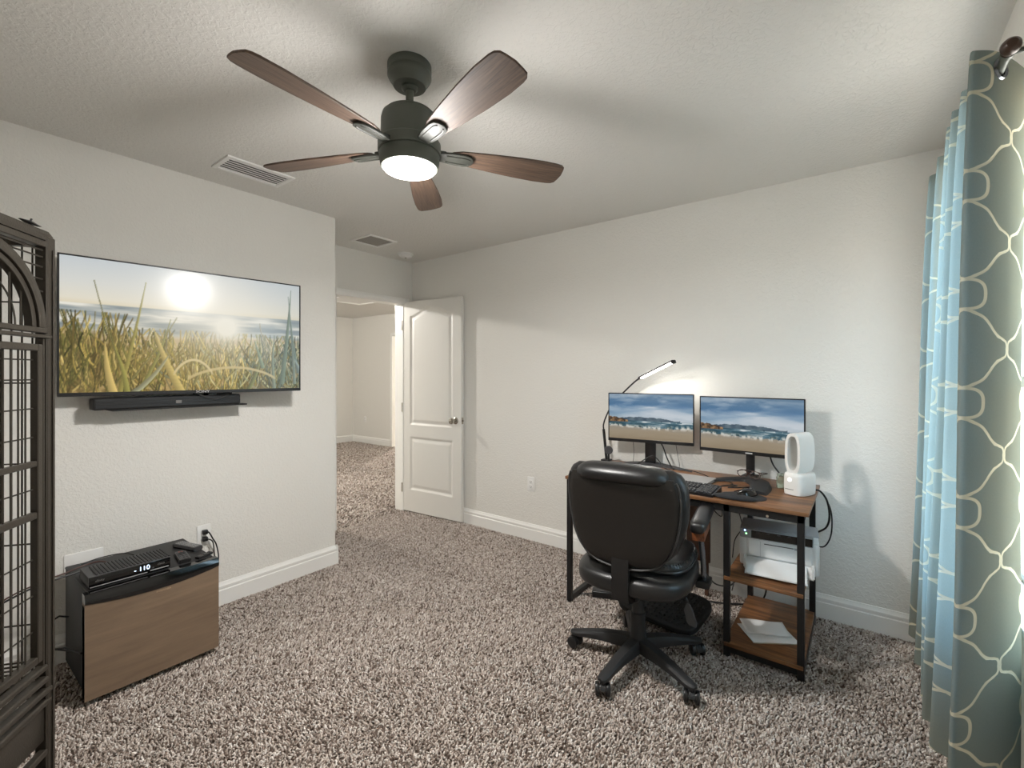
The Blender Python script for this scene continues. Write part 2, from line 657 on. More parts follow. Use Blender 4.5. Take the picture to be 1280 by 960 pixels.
def door_heights(X, Z):
    """depth of the moulded face: 0 on the stiles, a groove round each raised panel"""
    x0, x1 = 0.105, DW - 0.105
    cx = (x0 + x1) / 2

    def prof(sd):
        # sd > 0 outside the panel
        return np.interp(-sd, [-0.004, 0.0, 0.010, 0.020, 0.045, 0.06], [0, -0.003, -0.009, -0.009, -0.002, -0.002])
    ux = np.abs(X - cx) / ((x1 - x0) / 2)
    top = 1.880 + 0.078 * (0.5 + 0.5 * np.cos(np.clip(ux, 0, 1) * PI)) ** 0.85
    dx = np.abs(X - cx) - (x1 - x0) / 2
    up = np.maximum(dx, np.maximum(0.842 - Z, (Z - top) * 0.93))
    lo = np.maximum(dx, np.maximum(0.215 - Z, Z - 0.715))
    return prof(np.minimum(up, lo))


def door_mesh():
    nx, nz = 112, 300
    xs = np.linspace(0, DW, nx)
    zs = np.linspace(0, DH, nz)
    X, Z = np.meshgrid(xs, zs)
    return np.stack([X, -door_heights(X, Z), Z], -1)


hinge_a = math.atan2(3.006 - 2.950, 3.590 - 2.857)
d = struct(B().box(0, DW, 0.0095, DT, 0, DH).build('door_1', M_DOOR, angle=0))
d.location = (-3.590, 2.950, 0.008)
d.rotation_euler = (0, 0, hinge_a)
obj('door_face', grid_mesh('door_face', door_mesh()), M_DOOR, d, angle=40)
b = B()
for x0, x1, z0, z1 in ((0, .0006, 0, DH), (DW - .0006, DW, 0, DH)):
    b.box(x0, x1, 0, .01, z0, z1)
b.box(0, DW, 0, .01, DH - .0006, DH)
b.build('door_edge', M_DOOR, d, angle=0)
kz, kx = 0.905, DW - 0.065
k = B()
my = Matrix.Translation((kx, 0, kz)) @ Matrix.Rotation(PI / 2, 4, 'X')
k.lathe([(0, 0), (.032, 0), (.032, .004), (.027, .008), (.013, .012), (.011, .03), (.018, .036), (.026, .046), (.028, .056), (.025, .066), (.014, .071), (0, .072)], n=28, mtx=my)
k.build('door_handle', M_CHROME, d, 'round satin nickel door knob')
B().box(DW - .001, DW + .0012, .006, .029, kz - .03, kz + .03, .0005, 1).box(DW, DW + .012, .012, .024, kz - .008, kz + .008, .002, 1).build('latch', M_CHROME, d)
for hz in (0.22, 1.0, 1.80):
    B().cyl((-.004, -.004, hz - .045), (-.004, -.004, hz + .045), .006, n=12).build('hinge', M_CHROME, d)

# ---- window in the right wall (behind the curtain)
w = struct(B().box(XR + .06, XR + .10, WY0, WY0 + .045, WZ0, WZ1, .003, 1).box(XR + .06, XR + .10, WY1 - .045, WY1, WZ0, WZ1, .003, 1)
           .box(XR + .06, XR + .10, WY0, WY1, WZ0, WZ0 + .045, .003, 1).box(XR + .06, XR + .10, WY0, WY1, WZ1 - .045, WZ1, .003, 1)
           .box(XR + .055, XR + .095, WY0, WY1, 1.29, 1.33, .003, 1).build('window_1', M_TRIM))
M_GLASS = bpy.data.materials.new('window_glass')
M_GLASS.use_nodes = True
_n = M_GLASS.node_tree
_n.nodes.remove(_n.nodes['Principled BSDF'])
_tr = _n.nodes.new('ShaderNodeBsdfTransparent')
_gl = _n.nodes.new('ShaderNodeBsdfGlossy')
_gl.inputs['Roughness'].default_value = 0.02
_mxg = _n.nodes.new('ShaderNodeMixShader')
_mxg.inputs[0].default_value = 0.06
_n.links.new(_tr.outputs[0], _mxg.inputs[1])
_n.links.new(_gl.outputs[0], _mxg.inputs[2])
_n.links.new(_mxg.outputs[0], _n.nodes['Material Output'].inputs['Surface'])
B().box(XR + .078, XR + .082, WY0 + .045, WY1 - .045, WZ0 + .045, 1.29).build('pane', M_GLASS, w, angle=0)
B().box(XR + .072, XR + .076, WY0 + .045, WY1 - .045, 1.33, WZ1 - .045).build('pane', M_GLASS, w, angle=0)
B().box(XR - .02, XR + .058, WY0 + .002, WY1 - .002, WZ0 + .0005, WZ0 + .02, .004, 2).build('window_sill', M_TRIM, w)


# ================================================================== CARPET
def carpet_pile(name, x0, x1, y0, y1, step, h, wbase, seed, holes=()):
    r = np.random.default_rng(seed)
    xs = np.arange(x0, x1, step)
    ys = np.arange(y0, y1, step)
    X, Y = np.meshgrid(xs, ys)
    X = X.ravel() + r.uniform(-.5, .5, X.size) * step
    Y = Y.ravel() + r.uniform(-.5, .5, Y.size) * step
    keep = (X > x0) & (X < x1) & (Y > y0) & (Y < y1)
    for hx0, hx1, hy0, hy1 in holes:
        keep &= ~((X > hx0) & (X < hx1) & (Y > hy0) & (Y < hy1))
    X, Y = X[keep], Y[keep]
    n = len(X)

    def lownoise(sc, off):
        out = np.zeros(n)
        for k in range(5):
            a = r.uniform(0, 2 * PI)
            fq = sc * r.uniform(.6, 1.6)
            out += np.sin((X * math.cos(a) + Y * math.sin(a)) * fq + r.uniform(0, 6.28))
        return out / 5
    # nap direction drifts over the floor (foot and vacuum marks)
    nap = lownoise(5, 0) * 2.0 + lownoise(16, 1) * .6 + r.normal(0, .8, n)
    tilt = step * (0.45 + 0.35 * np.abs(lownoise(9, 2)))
    dx = np.cos(nap) * tilt + r.normal(0, .45, n) * step
    dy = np.sin(nap) * tilt + r.normal(0, .45, n) * step
    hh = h * r.uniform(.72, 1.05, n)
    rot = r.uniform(0, 2 * PI, n)
    K = 3
    V = np.zeros((n, 2 * K + 1, 3), np.float32)
    wb = wbase * r.uniform(.8, 1.25, n)
    for k in range(K):
        a = rot + 2 * PI * k / K
        V[:, k, 0] = X + wb * np.cos(a)
        V[:, k, 1] = Y + wb * np.sin(a)
        V[:, k, 2] = -0.0125
        V[:, K + k, 0] = X + dx * .75 + wb * .95 * np.cos(a + .5)
        V[:, K + k, 1] = Y + dy * .75 + wb * .95 * np.sin(a + .5)
        V[:, K + k, 2] = -0.0125 + hh * .72
    V[:, 2 * K, 0] = X + dx
    V[:, 2 * K, 1] = Y + dy
    V[:, 2 * K, 2] = -0.0125 + hh
    base = (np.arange(n) * (2 * K + 1))[:, None]
    tri = []
    for k in range(K):
        k2 = (k + 1) % K
        tri += [[k, k2, K + k2], [k, K + k2, K + k], [K + k, K + k2, 2 * K]]
    tri = np.array(tri)
    T = (base[:, :, None] + tri[None]).reshape(-1, 3)
    me = bpy.data.meshes.new(name)
    me.vertices.add(n * (2 * K + 1))
    me.vertices.foreach_set('co', V.reshape(-1))
    me.loops.add(T.size)
    me.loops.foreach_set('vertex_index', T.reshape(-1).astype(np.int32))
    me.polygons.add(len(T))
    me.polygons.foreach_set('loop_start', (np.arange(len(T)) * 3).astype(np.int32))
    pal = np.array([srgb(196, 184, 174)[:3], srgb(176, 163, 153)[:3], srgb(214, 204, 196)[:3], srgb(136, 121, 111)[:3], srgb(100, 85, 76)[:3], srgb(228, 221, 214)[:3]])
    ci = r.choice(6, n, p=[.30, .24, .20, .13, .05, .08])
    c = pal[ci] * r.uniform(.85, 1.12, (n, 1))
    c4 = np.ones((n, 2 * K + 1, 4), np.float32)
    c4[:, :, :3] = c[:, None, :]
    a = me.color_attributes.new('col', 'FLOAT_COLOR', 'POINT')
    a.data.foreach_set('color', c4.reshape(-1))
    me.update(calc_edges=True)
    me.shade_smooth()
    o = obj(name, me, M_CARPET, None, None, 0)
    return o


tag(carpet_pile('carpet_pile', NX - .02, XR, YB, YF, 0.0087, 0.0140, 0.0045, 3, holes=((-3.6, XL, YB, NY),)),
    'speckled beige and brown shag carpet covering the bedroom floor', 'carpet', kind='stuff')
tag(carpet_pile('carpet_pile', HX0, NX - .02, 1.6, HY1 + 0.9, 0.018, 0.0165, 0.0072, 4,
                holes=((HX0 - 1, SX0, HY1, HY1 + 1), (SX1, 0, HY1, HY1 + 1), (NX - .12, NX, NY - 1, OY0), (NX - .12, NX, OY1, HY1 + 1))),
    'speckled beige carpet in the bright hall beyond the doorway', 'carpet', kind='stuff')

# ================================================================== CEILING FIXTURES
# ---- ceiling fan
FX, FY = -1.286, 1.088
fan = thing('ceiling_fan', 'dark bronze ceiling fan with five walnut blades and a lit round lamp', 'fan', (FX, FY, ZC))
B().lathe([(0, 0), (.074, 0), (.077, -.004), (.077, -.022), (.074, -.026), (.074, -.030), (.077, -.034), (.077, -.044), (.070, -.056), (.063, -.062), (.061, -.070), (.056, -.078), (.0, -.078)], n=48).build('canopy', M_BRONZE, fan, angle=50)
b = B()
b.cyl((0, 0, -.088), (0, 0, -.16), .0135, n=20)
b.lathe([(0, -.072), (.028, -.074), (.030, -.084), (.022, -.091), (0, -.092)], n=24)
b.build('downrod', M_BRONZE, fan)
B().lathe([(0, -.150), (.026, -.150), (.040, -.156), (.043, -.164), (.043, -.172), (0, -.172)], n=32).build('collar', M_BRONZE, fan)
B().lathe([(0, -.168), (.066, -.168), (.084, -.173), (.095, -.184), (.099, -.200), (.1005, -.279), (0, -.279)], n=56).build('motor_housing', M_BRONZE, fan, angle=50)
B().lathe([(0, -.279), (.107, -.279), (.110, -.282), (.110, -.314), (.107, -.317), (0, -.317)], n=56).build('flywheel_ring', M_BRONZE, fan, angle=40)
B().lathe([(0, -.317), (.104, -.317), (.106, -.320), (.104, -.345), (.100, -.365), (.0985, -.368), (.096, -.368), (.095, -.360), (0, -.360)], n=64).build('lamp_housing', M_BRONZE, fan, angle=40)
B().lathe([(0, -.360), (.0945, -.360), (.0945, -.368), (.089, -.3745), (.07, -.379), (.035, -.381), (0, -.3815)], n=56).build('lamp_shade', M_DIFF, fan, 'glowing white round glass lamp shade', angle=60)
point_light('fan_lamp', (0, 0, -.46), .10, FAN_POWER, FAN_TINT, parent=fan)
area_light('fan_lamp', (0, 0, -.384), .178, FAN_DOWN, FAN_TINT, parent=fan)

blade_poly = []
LB0, LB1 = 0.155, 0.595
for t in np.linspace(0, 1, 14):
    blade_poly.append((LB0 + (LB1 - .035 - LB0) * t, float(np.interp(t, [0, .08, .3, .6, .85, 1], [.024, .036, .047, .058, .0625, .060]))))
tip = [(LB1 - .016, .056), (LB1 - .004, .046), (LB1 - .0, .030), (LB1 + .004, 0)]
up = [(LB0 - .012, .012)] + blade_poly + tip
poly = up + [(x, -y) for x, y in reversed(up) if abs(y) > 1e-6]
bm_blade = B().prism(poly[::-1], -.0035, .0035, bev=.0015, seg=1).mesh('blade')
bm_blade.materials.append(M_BLADE)
br = B()
brp = [(.095, .020), (.15, .030), (.20, .031), (.222, .026), (.232, .012), (.234, 0)]
brp = brp + [(x, -y) for x, y in reversed(brp[:-1])]
br.prism(brp[::-1], -.013, -.0036, bev=.003)
br.box(.085, .13, -.02, .02, -.012, .004, .003)
br.tube([(.13, .016, -.0135), (.20, .017, -.0135), (.219, .012, -.0135)], .0028, n=6, smooth=4)
br.tube([(.13, -.016, -.0135), (.20, -.017, -.0135), (.219, -.012, -.0135)], .0028, n=6, smooth=4)
bm_br = br.mesh('blade_bracket')
bm_br.materials.append(M_BRACKET)
for k in range(5):
    bl = obj('fan_blade', bm_blade, None, fan, angle=30)
    bl.rotation_euler = Euler((math.radians(-12), 0, math.radians(-86 + 72 * k)), 'XYZ')
    bl.location = (0, 0, -.300)
    bk = obj('blade_bracket', bm_br, None, bl, angle=30)


# ---- supply vent and return grille
def vent(name, label, cx, cy, lx, ly, n, along_y=True, filt=False):
    v = thing(name, label, 'vent', (cx, cy, ZC))
    f = .022
    hx, hy = lx / 2, ly / 2
    b = B()
    b.prism([(-hx, -hy), (hx, -hy), (hx, -hy + f), (-hx, -hy + f)], -.010, 0, bev=.003)
    b.prism([(-hx, hy - f), (hx, hy - f), (hx, hy), (-hx, hy)], -.010, 0, bev=.003)
    b.prism([(-hx, -hy + f), (-hx + f, -hy + f), (-hx + f, hy - f), (-hx, hy - f)], -.010, 0, bev=.003)
    b.prism([(hx - f, -hy + f), (hx, -hy + f), (hx, hy - f), (hx - f, hy - f)], -.010, 0, bev=.003)
    b.build('frame', M_WHITE, v)
    B().box(-hx + .01, hx - .01, -hy + .01, hy - .01, -.0015, -.0005).build('filter' if filt else 'duct_shade', M_VENTGREY if filt else M_VENTDARK, v, angle=0)  # without a filter, a thin dark sheet stands for shade in the gaps
    if n:
        iw = (lx - 2 * f)
        sm = B().cbox((0, 0, 0), (iw / n * .62, ly - 2 * f, .0016), (0, math.radians(9), 0)).mesh('slat')
        sm.materials.append(M_WHITE)
        for i in range(n):
            s = obj('slat', sm, None, v, angle=0)
            s.location = (-hx + f + iw * (i + .5) / n, 0, -.006)
    return v


vent('ceiling_vent', 'white slatted air vent in the ceiling above the television', -2.632, 1.150, .205, .345, 6)
vent('return_vent', 'small square white vent with grey filter in the entry ceiling', -3.215, 2.342, .27, .27, 0, filt=True)
sd = thing('smoke_detector', 'small round white smoke detector on the ceiling near the door', 'smoke detector', (-3.335, 2.775, ZC))
B().lathe([(0, 0), (.068, 0), (.068, -.010), (.062, -.014), (0, -.014)], n=36).build('base', M_WHITE, sd)
B().lathe([(0, -.014), (.056, -.0145), (.055, -.026), (.040, -.036), (0, -.038)], n=36).build('cover', M_WHITE, sd)
B().lathe([(0, -.037), (.010, -.037), (.009, -.041), (0, -.041)], n=16).build('test_button', M_VENTGREY, sd)

# ---- hall: attic hatch, added unseen lamps, small outlet
h = thing('attic_hatch', 'flat white attic hatch with slim trim in the hall ceiling', 'hatch', (-5.95, 4.06, ZC))
b = B()
for x0, x1, y0, y1 in ((-.42, .42, -.32, -.27), (-.42, .42, .27, .32), (-.42, -.37, -.27, .27), (.37, .42, -.27, .27)):
    b.box(x0, x1, y0, y1, -.014, 0, .003, 1)
b.build('frame', M_TRIM, h)
B().box(-.37, .37, -.27, .27, -.006, 0, .001, 1).build('panel', M_TRIM, h)


def added_lamp(name, label, loc, power, group=None):
    t = thing(name, label, 'lamp', loc)
    B().lathe([(0, 0), (.15, 0), (.15, -.02), (.13, -.024), (0, -.024)], n=40).build('base', M_WHITE, t)
    B().lathe([(0, -.024), (.128, -.024), (.11, -.055), (.06, -.075), (0, -.08)], n=40).build('lamp_shade', emit('added_lamp_glass', (1, .97, .92, 1), 4.0), t)
    point_light('added_lamp_light', (0, 0, -.14), .05, power, (1.0, .96, .9), parent=t)
    return t


added_lamp('added_lamp', 'unseen round ceiling lamp added to brighten the hall beyond the doorway', (-5.1, 2.1, ZC), HALL_POWER)  # unseen lamp, added as general light for the hall
added_lamp('added_lamp', 'unseen round ceiling lamp added for window-like light from the room past the hall', (-7.70, 6.75, ZC), SIDE_ROOM_POWER)  # added in place of daylight, throws light through the opening onto the floor


# ---- outlets
def outlet(name, label, loc, rz, wide=1, cat='outlet', slots=True):
    """plate in the local xz plane, facing -y"""
    o = thing(name, label, cat, loc, rz)
    w = .035 * wide + (0.010 if wide > 1 else 0)
    B().prism(roundrect(-w, w, -.0575, .0575, .005), 0, .006, bev=.003, mtx=Matrix.Rotation(PI / 2, 4, 'X')).build('wall_plate', M_WHITE, o)
    if slots:
        for s in (-1, 1):
            f = B().prism(superpoly(.0165, .0145, .7, 28), 0.005, .0075, bev=.0008, mtx=Matrix.Translation((0, 0, s * .0195)) @ Matrix.Rotation(PI / 2, 4, 'X')).build('socket', M_WHITE, o)
            q = B()
            q.box(-.0078, -.0055, -.0079, -.007, s * .0195 - .002, s * .0195 + .007)
            q.box(.0055, .0078, -.0079, -.007, s * .0195 - .002, s * .0195 + .007)
            q.cyl((0, -.007, s * .0195 - .008), (0, -.0079, s * .0195 - .008), .0026, n=10)
            q.build('slot', M_DGREY, f, angle=0)
    return o


outlet('wall_outlet', 'white double outlet on the wall between the door and the desk', (-2.133, YF, .446), 0)
outlet('wall_outlet', 'tiny white outlet on the far hall wall seen through the doorway', (-7.67, HY1, .452), 0)
to = outlet('wall_outlet', 'white outlet with two black plugs above the mini fridge', (XL, 1.022, .425), PI / 2)
outlet('wall_plate', 'wide white cover plate on the wall behind the cable box', (XL, .518, .43), PI / 2, wide=1.75, cat='wall plate', slots=False)
for i, z in enumerate((.0195, -.0195)):
    pl = thing('power_plug', ['upper black plug in the outlet above the mini fridge', 'lower black plug in the outlet above the mini fridge'][i], 'plug', (XL + .0076, 1.022, .425 + z))
    B().box(0, .024, -.013, .013, -.012, .012, .004, 2).build('plug_body', M_BLACK, pl)
    e = .095 if i == 0 else .075
    B().tube([(.022, 0, 0), (.034, .012, 0), (.040, .03, -.02 - .02 * (1 - i)), (.036, .05 - i * .012, -.085), (.034, .06 - i * .015, -.17), (.02, .04, -.29)], .0035, n=6, smooth=5).build('cord', M_CABLE, pl)


# ================================================================== TELEVISION
def noise2(h, w, cells_y, cells_x, seed, octaves=4):
    r = np.random.default_rng(seed)
    out = np.zeros((h, w))
    amp = 1.0
    tot = 0
    for o in range(octaves):
        cy, cx = max(2, int(cells_y * 2 ** o)), max(2, int(cells_x * 2 ** o))
        g = r.random((cy + 1, cx + 1))
        y = np.linspace(0, cy - 1e-6, h)
        x = np.linspace(0, cx - 1e-6, w)
        yi, xi = y.astype(int), x.astype(int)
        fy, fx = (y - yi)[:, None], (x - xi)[None]
        fy, fx = fy * fy * (3 - 2 * fy), fx * fx * (3 - 2 * fx)
        v = g[yi][:, xi] * (1 - fy) * (1 - fx) + g[yi + 1][:, xi] * fy * (1 - fx) + g[yi][:, xi + 1] * (1 - fy) * fx + g[yi + 1][:, xi + 1] * fy * fx
        out += v * amp
        tot += amp
        amp *= .5
    return out / tot


def lin(img):
    v = np.clip(img, 0, 255) / 255.0
    return np.where(v <= .04045, v / 12.92, ((v + .055) / 1.055) ** 2.4)


def ramp(t, stops, cols):
    return np.stack([np.interp(t, stops, [c[k] for c in cols]) for k in range(3)], -1)


def tv_picture():
    W, H = 340, 194
    y = np.linspace(0, 1, H)[:, None] * np.ones((1, W))
    x = np.linspace(0, 1, W)[None] * np.ones((H, 1))
    img = ramp(y, [0, .18, .30, .335], [(206, 214, 218), (226, 226, 218), (240, 232, 210), (238, 224, 190)])
    img[:] += (x[..., None] > 2)
    hz = .335 + .06 * 0
    n1 = noise2(H, W, 26, 5, 3)
    sea = ramp(n1, [.3, .5, .62, .75], [(132, 146, 152), (172, 180, 178), (206, 206, 196), (244, 240, 226)])
    sand = ramp(noise2(H, W, 20, 8, 5), [.2, .8], [(196, 166, 120), (232, 206, 160)])
    shore = .53 + .02 * np.sin(x * 5) + .02 * (x - .5)
    m = np.clip((y - hz) / .006, 0, 1)[..., None]
    img = img * (1 - m) + sea * m
    m = np.clip((y - shore) / .03, 0, 1)[..., None]
    img = img * (1 - m) + sand * m
    # dune ground under the grass
    g = ramp(noise2(H, W, 24, 40, 8, 4), [.2, .45, .6, .8], [(74, 64, 28), (122, 100, 46), (166, 134, 72), (206, 174, 112)])
    edge = .76 - .22 * np.exp(-((x - .02) / .22) ** 2) - .05 * np.sin(x * 9 + 1) + (noise2(H, W, 4, 30, 9) - .5) * .10
    m = np.clip((y - edge) / .10, 0, 1)[..., None]
    img = img * (1 - m) + g * m
    r = np.random.default_rng(21)
    YY, XX = np.mgrid[0:H, 0:W]

    def blade(x0, y0, x1, y1, bend, w, col, a=1.0):
        n = 60
        t = np.linspace(0, 1, n)
        bx = x0 + (x1 - x0) * t + bend * np.sin(t * PI) * .5 + bend * t * t * .5
        by = y0 + (y1 - y0) * t
        for i in range(n):
            cx_, cy_ = bx[i] * W, by[i] * H
            ww = max(.55, w * W * (1 - t[i]) ** .7)
            xa, xb = int(cx_ - ww - 1), int(cx_ + ww + 2)
            ya, yb = int(cy_ - 1), int(cy_ + 2)
            xa, xb, ya, yb = max(0, xa), min(W, xb), max(0, ya), min(H, yb)
            if xa >= xb or ya >= yb:
                continue
            dd = np.abs(XX[ya:yb, xa:xb] - cx_)
            k = np.clip(ww + .5 - dd, 0, 1)[..., None] * a
            sh = 1.0 + .25 * np.clip((XX[ya:yb, xa:xb] - cx_) / ww, -1, 1)[..., None]
            img[ya:yb, xa:xb] = img[ya:yb, xa:xb] * (1 - k) + np.array(col) * sh * k
    cols_l = [(150, 134, 48), (116, 112, 42), (186, 158, 66), (92, 92, 36), (206, 178, 92), (136, 110, 44)]
    cols_r = [(132, 142, 104), (106, 124, 104), (168, 164, 112), (92, 108, 88), (196, 184, 132), (128, 128, 70)]
    for i in range(1000):
        bx = r.uniform(-.03, 1.03)
        by = r.uniform(.66, 1.06)
        hgt = r.uniform(.08, .24) * (1.5 if bx < .22 else 1) * (1 if r.random() < .8 else 1.5)
        c = np.array((cols_l if r.random() > (bx * 1.1 - .25) else cols_r)[r.integers(6)], float)
        if .42 < bx < .70:
            c = c * .85 + np.array((232, 200, 120)) * .25
        top = max(by - hgt, .40 if bx < .2 else .50)
        blade(bx, by, bx + r.normal(0, .035), top, r.normal(0, .03), r.uniform(.0005, .0019), c * r.uniform(.5, 1.15), r.uniform(.45, .85))
    for i in range(0):
        bx, by = r.uniform(0, 1), r.uniform(.72, 1.0)
        blade(bx, by, bx + r.normal(0, .035), by - r.uniform(.0, .06), r.normal(0, .04), .0010, (236, 208, 146), .45)
    big = [(.19, 1.05, .285, .14, .01, .010, (150, 140, 58)), (.24, 1.05, .12, .17, -.02, .004, (104, 100, 48)),
           (.18, 1.05, .155, .62, -.02, .017, (206, 176, 92)), (.225, 1.05, .17, .66, .02, .012, (142, 140, 56)),
           (.27, .98, .37, .42, .03, .008, (128, 132, 60)), (.24, .9, .40, .40, .02, .004, (120, 116, 62)),
           (.43, 1.02, .33, .50, -.02, .020, (192, 168, 88)), (.24, 1.02, .36, .72, .03, .014, (150, 156, 126)),
           (.48, .95, .53, .60, .02, .006, (126, 122, 72)), (.60, .9, .55, .60, -.02, .006, (130, 126, 74)),
           (.73, 1.0, .77, .62, .04, .011, (120, 124, 70)), (.80, .8, .76, .56, .0, .009, (110, 128, 96)),
           (.90, .95, .945, .06, .01, .014, (104, 124, 104)), (.97, .95, .93, .12, .01, .009, (120, 136, 122)),
           (.99, .85, .955, .36, -.01, .007, (106, 128, 116)), (.86, 1.0, .87, .50, -.02, .009, (122, 136, 112)),
           (.66, .72, .68, .42, -.03, .003, (150, 136, 90)), (.84, .68, .80, .40, -.03, .003, (150, 140, 110)), (1.02, 1.0, .955, .72, .03, .02, (128, 146, 140))]
    for a in big:
        blade(*a, .92)
    t = np.linspace(0, 1, 120)      # two arching blades in front
    for (x0, x1, yb, yt, c, wd) in ((.46, .86, .90, .80, (214, 190, 128), 2.2), (.40, .56, .86, .74, (226, 206, 150), 1.8)):
        for q in t:
            px_, py_ = (x0 + (x1 - x0) * q) * W, (yb - (yb - yt) * math.sin(q * PI) ** .7) * H
            k = np.clip(wd + .5 - np.hypot(XX - px_, YY - py_), 0, 1)[..., None] * .5
            img = img * (1 - k) + np.array(c) * k
    # low sun over the water and its veil
    asp = W / H
    d1 = np.hypot((x - .53) * asp, y - .20)
    d2 = np.hypot((x - .63) * asp, (y - .46))
    veil = np.clip(.55 * np.exp(-(d2 / .10) ** 2) + .50 * np.exp(-(d1 / .45) ** 2) + .36 * np.exp(-(np.hypot((x - .62) * asp, (y - .48) * 1.3) / .42) ** 2), 0, 1)[..., None]
    img = img * (1 - veil) + np.array((255, 250, 234)) * veil
    warm = np.exp(-((x - .40) / .35) ** 2 - ((y - .80) / .28) ** 2)[..., None] * .24
    img = img * (1 - warm) + np.array((232, 186, 80)) * warm
    cool = np.clip((x - .72) / .28, 0, 1)[..., None] * .22
    img = img * (1 - cool) + np.array((182, 198, 200)) * cool
    grey = img.mean(-1, keepdims=True)
    return grey + (img - grey) * .80


def coast_picture():
    W, H = 216, 122
    y = np.linspace(0, 1, H)[:, None] * np.ones((1, W))
    x = np.linspace(0, 1, W)[None] * np.ones((H, 1))
    n = noise2(H, W, 5, 3, 12, 5)
    n2 = noise2(H, W, 14, 4, 13, 5)
    sky = ramp(y, [0, .25, .42, .56], [(104, 134, 160), (78, 120, 160), (112, 148, 178), (186, 198, 206)])
    cl = np.clip((n - .44) * 3.4, 0, 1) * np.clip(1.1 - np.abs(y - .16) * 3.2, .1, 1)
    cl = np.maximum(cl, np.clip(1.25 - np.hypot((x - .78) * 1.5, (y - .44) * 4.6) + (n2 - .5) * 1.4, 0, 1) * .92)
    cl = np.maximum(cl, np.clip((n2 - .47) * 4, 0, 1) * .45)
    cl = cl * (1 - .9 * np.clip(1 - np.hypot((x - .93) * 2.6, (y - .20) * 4.0), 0, 1))[...]
    img = sky * (1 - cl[..., None]) + np.array((212, 219, 226)) * cl[..., None]
    # far hills
    hill = .565 - .055 * np.exp(-((x - .38) / .17) ** 2) - .04 * np.exp(-((x - .62) / .12) ** 2) - .02 * np.exp(-((x - .2) / .1) ** 2) + (noise2(H, W, 2, 24, 5) - .5) * .03
    m = ((y > hill) & (y < .60) & (x < .86))[..., None]
    img = np.where(m, ramp(noise2(H, W, 10, 20, 6), [.2, .8], [(58, 78, 96), (104, 122, 132)]), img)
    # sea
    sea = ramp(noise2(H, W, 40, 8, 7), [.25, .5, .68, .8], [(34, 66, 78), (58, 96, 112), (112, 140, 152), (222, 228, 228)])
    m = np.clip((y - .585 - .0) / .01, 0, 1)[..., None]
    img = img * (1 - m) + sea * m
    fo = np.clip(1 - np.abs(y - .605) / .02, 0, 1) * np.clip((x - .52) * 4, 0, 1) * (noise2(H, W, 6, 14, 16) > .42)
    img = img * (1 - fo[..., None]) + np.array((240, 244, 244)) * fo[..., None]
    # rocks at the left
    rk = .515 + .06 * np.clip(x / .24, 0, 1) ** 1.6 + (noise2(H, W, 3, 40, 17) - .5) * .05
    m = ((y > rk) & (y < .625 - .02 * x) & (x < .24))[..., None]
    img = np.where(m, ramp(noise2(H, W, 20, 36, 18), [.25, .5, .75], [(52, 42, 34), (122, 92, 64), (176, 146, 108)]), img)
    # breaking wave and wet sand
    wv = .705 + .03 * np.sin(x * 4.2 + .4) * x + .05 * x + (noise2(H, W, 2, 18, 19) - .5) * .05
    m = np.clip((y - wv + .005) / .012, 0, 1)[..., None]
    sand = ramp(y + (noise2(H, W, 12, 5, 20) - .5) * .12, [.7, .82, 1.0], [(152, 146, 134), (164, 150, 128), (150, 134, 110)])
    img = img * (1 - m) + sand * m
    f2 = np.clip(1 - np.abs(y - wv + .01) / (.045 + .03 * x), 0, 1) * np.clip((noise2(H, W, 12, 34, 21) - .34) * 5, 0, 1)
    img = img * (1 - f2[..., None]) + np.array((232, 228, 218)) * f2[..., None]
    dk = np.clip(1 - np.abs(y - wv + .03) / .02, 0, 1) * (noise2(H, W, 10, 26, 22) > .52) * .6
    img = img * (1 - dk[..., None]) + np.array((70, 84, 74)) * dk[..., None]
    return img


def screen(name, w, h, img, m, parent, dy=-.0006):
    """picture plane in local xz, facing -y, centred"""
    ny, nx = img.shape[:2]
    X, Z = np.meshgrid(np.linspace(-w / 2, w / 2, nx), np.linspace(h / 2, -h / 2, ny))
    V = np.stack([X, np.full_like(X, dy), Z], -1)[::-1]
    me = grid_mesh(name, V, colors=lin(img[::-1]))
    return obj(name, me, m, parent, None, 0)


TVW, TVH = 1.072, .648
tv_rz = PI / 2 - math.atan2(.10, 1.063)
tv = thing('television', 'wide flat television showing beach grass at sunset on the left wall', 'television', (-2.820, .945, 1.5565), tv_rz)
b = B()
b.box(-TVW / 2, TVW / 2, .0, .022, -TVH / 2, TVH / 2, .003, 2)
b.box(-TVW / 2 + .12, TVW / 2 - .12, .02, .055, -TVH / 2 + .03, TVH / 2 - .16, .012, 3)
b.build('back_shell', M_BLACK, tv)
b = B()
bz = .007
b.box(-TVW / 2, TVW / 2, -.004, .002, TVH / 2 - bz, TVH / 2, .001, 1)
b.box(-TVW / 2, -TVW / 2 + bz, -.004, .002, -TVH / 2, TVH / 2, .001, 1)
b.box(TVW / 2 - bz, TVW / 2, -.004, .002, -TVH / 2, TVH / 2, .001, 1)
b.box(-TVW / 2, TVW / 2, -.005, .002, -TVH / 2, -TVH / 2 + .017, .001, 1)
b.build('bezel', M_BLACK, tv)
sc_ = screen('screen', TVW - 2 * bz, TVH - bz - .017, tv_picture(), M_SCREEN_TV, tv)
sc_.location = (0, -.0005, .005)
text('brand_lettering', 'SONY', .017, M_LETTER, tv, (.02, -.0054, -TVH / 2 + .009), (PI / 2, 0, 0), sx=1.4)
B().box(-.10, .10, .054, .075, -.12, .12, .003, 1).build('mount_plate', M_METALB, tv)
B().cbox((-.035, .095, 0), (.05, .075, .09), (0, 0, tv_rz * 0), .003, 1).build('mount_arm', M_METALB, tv)

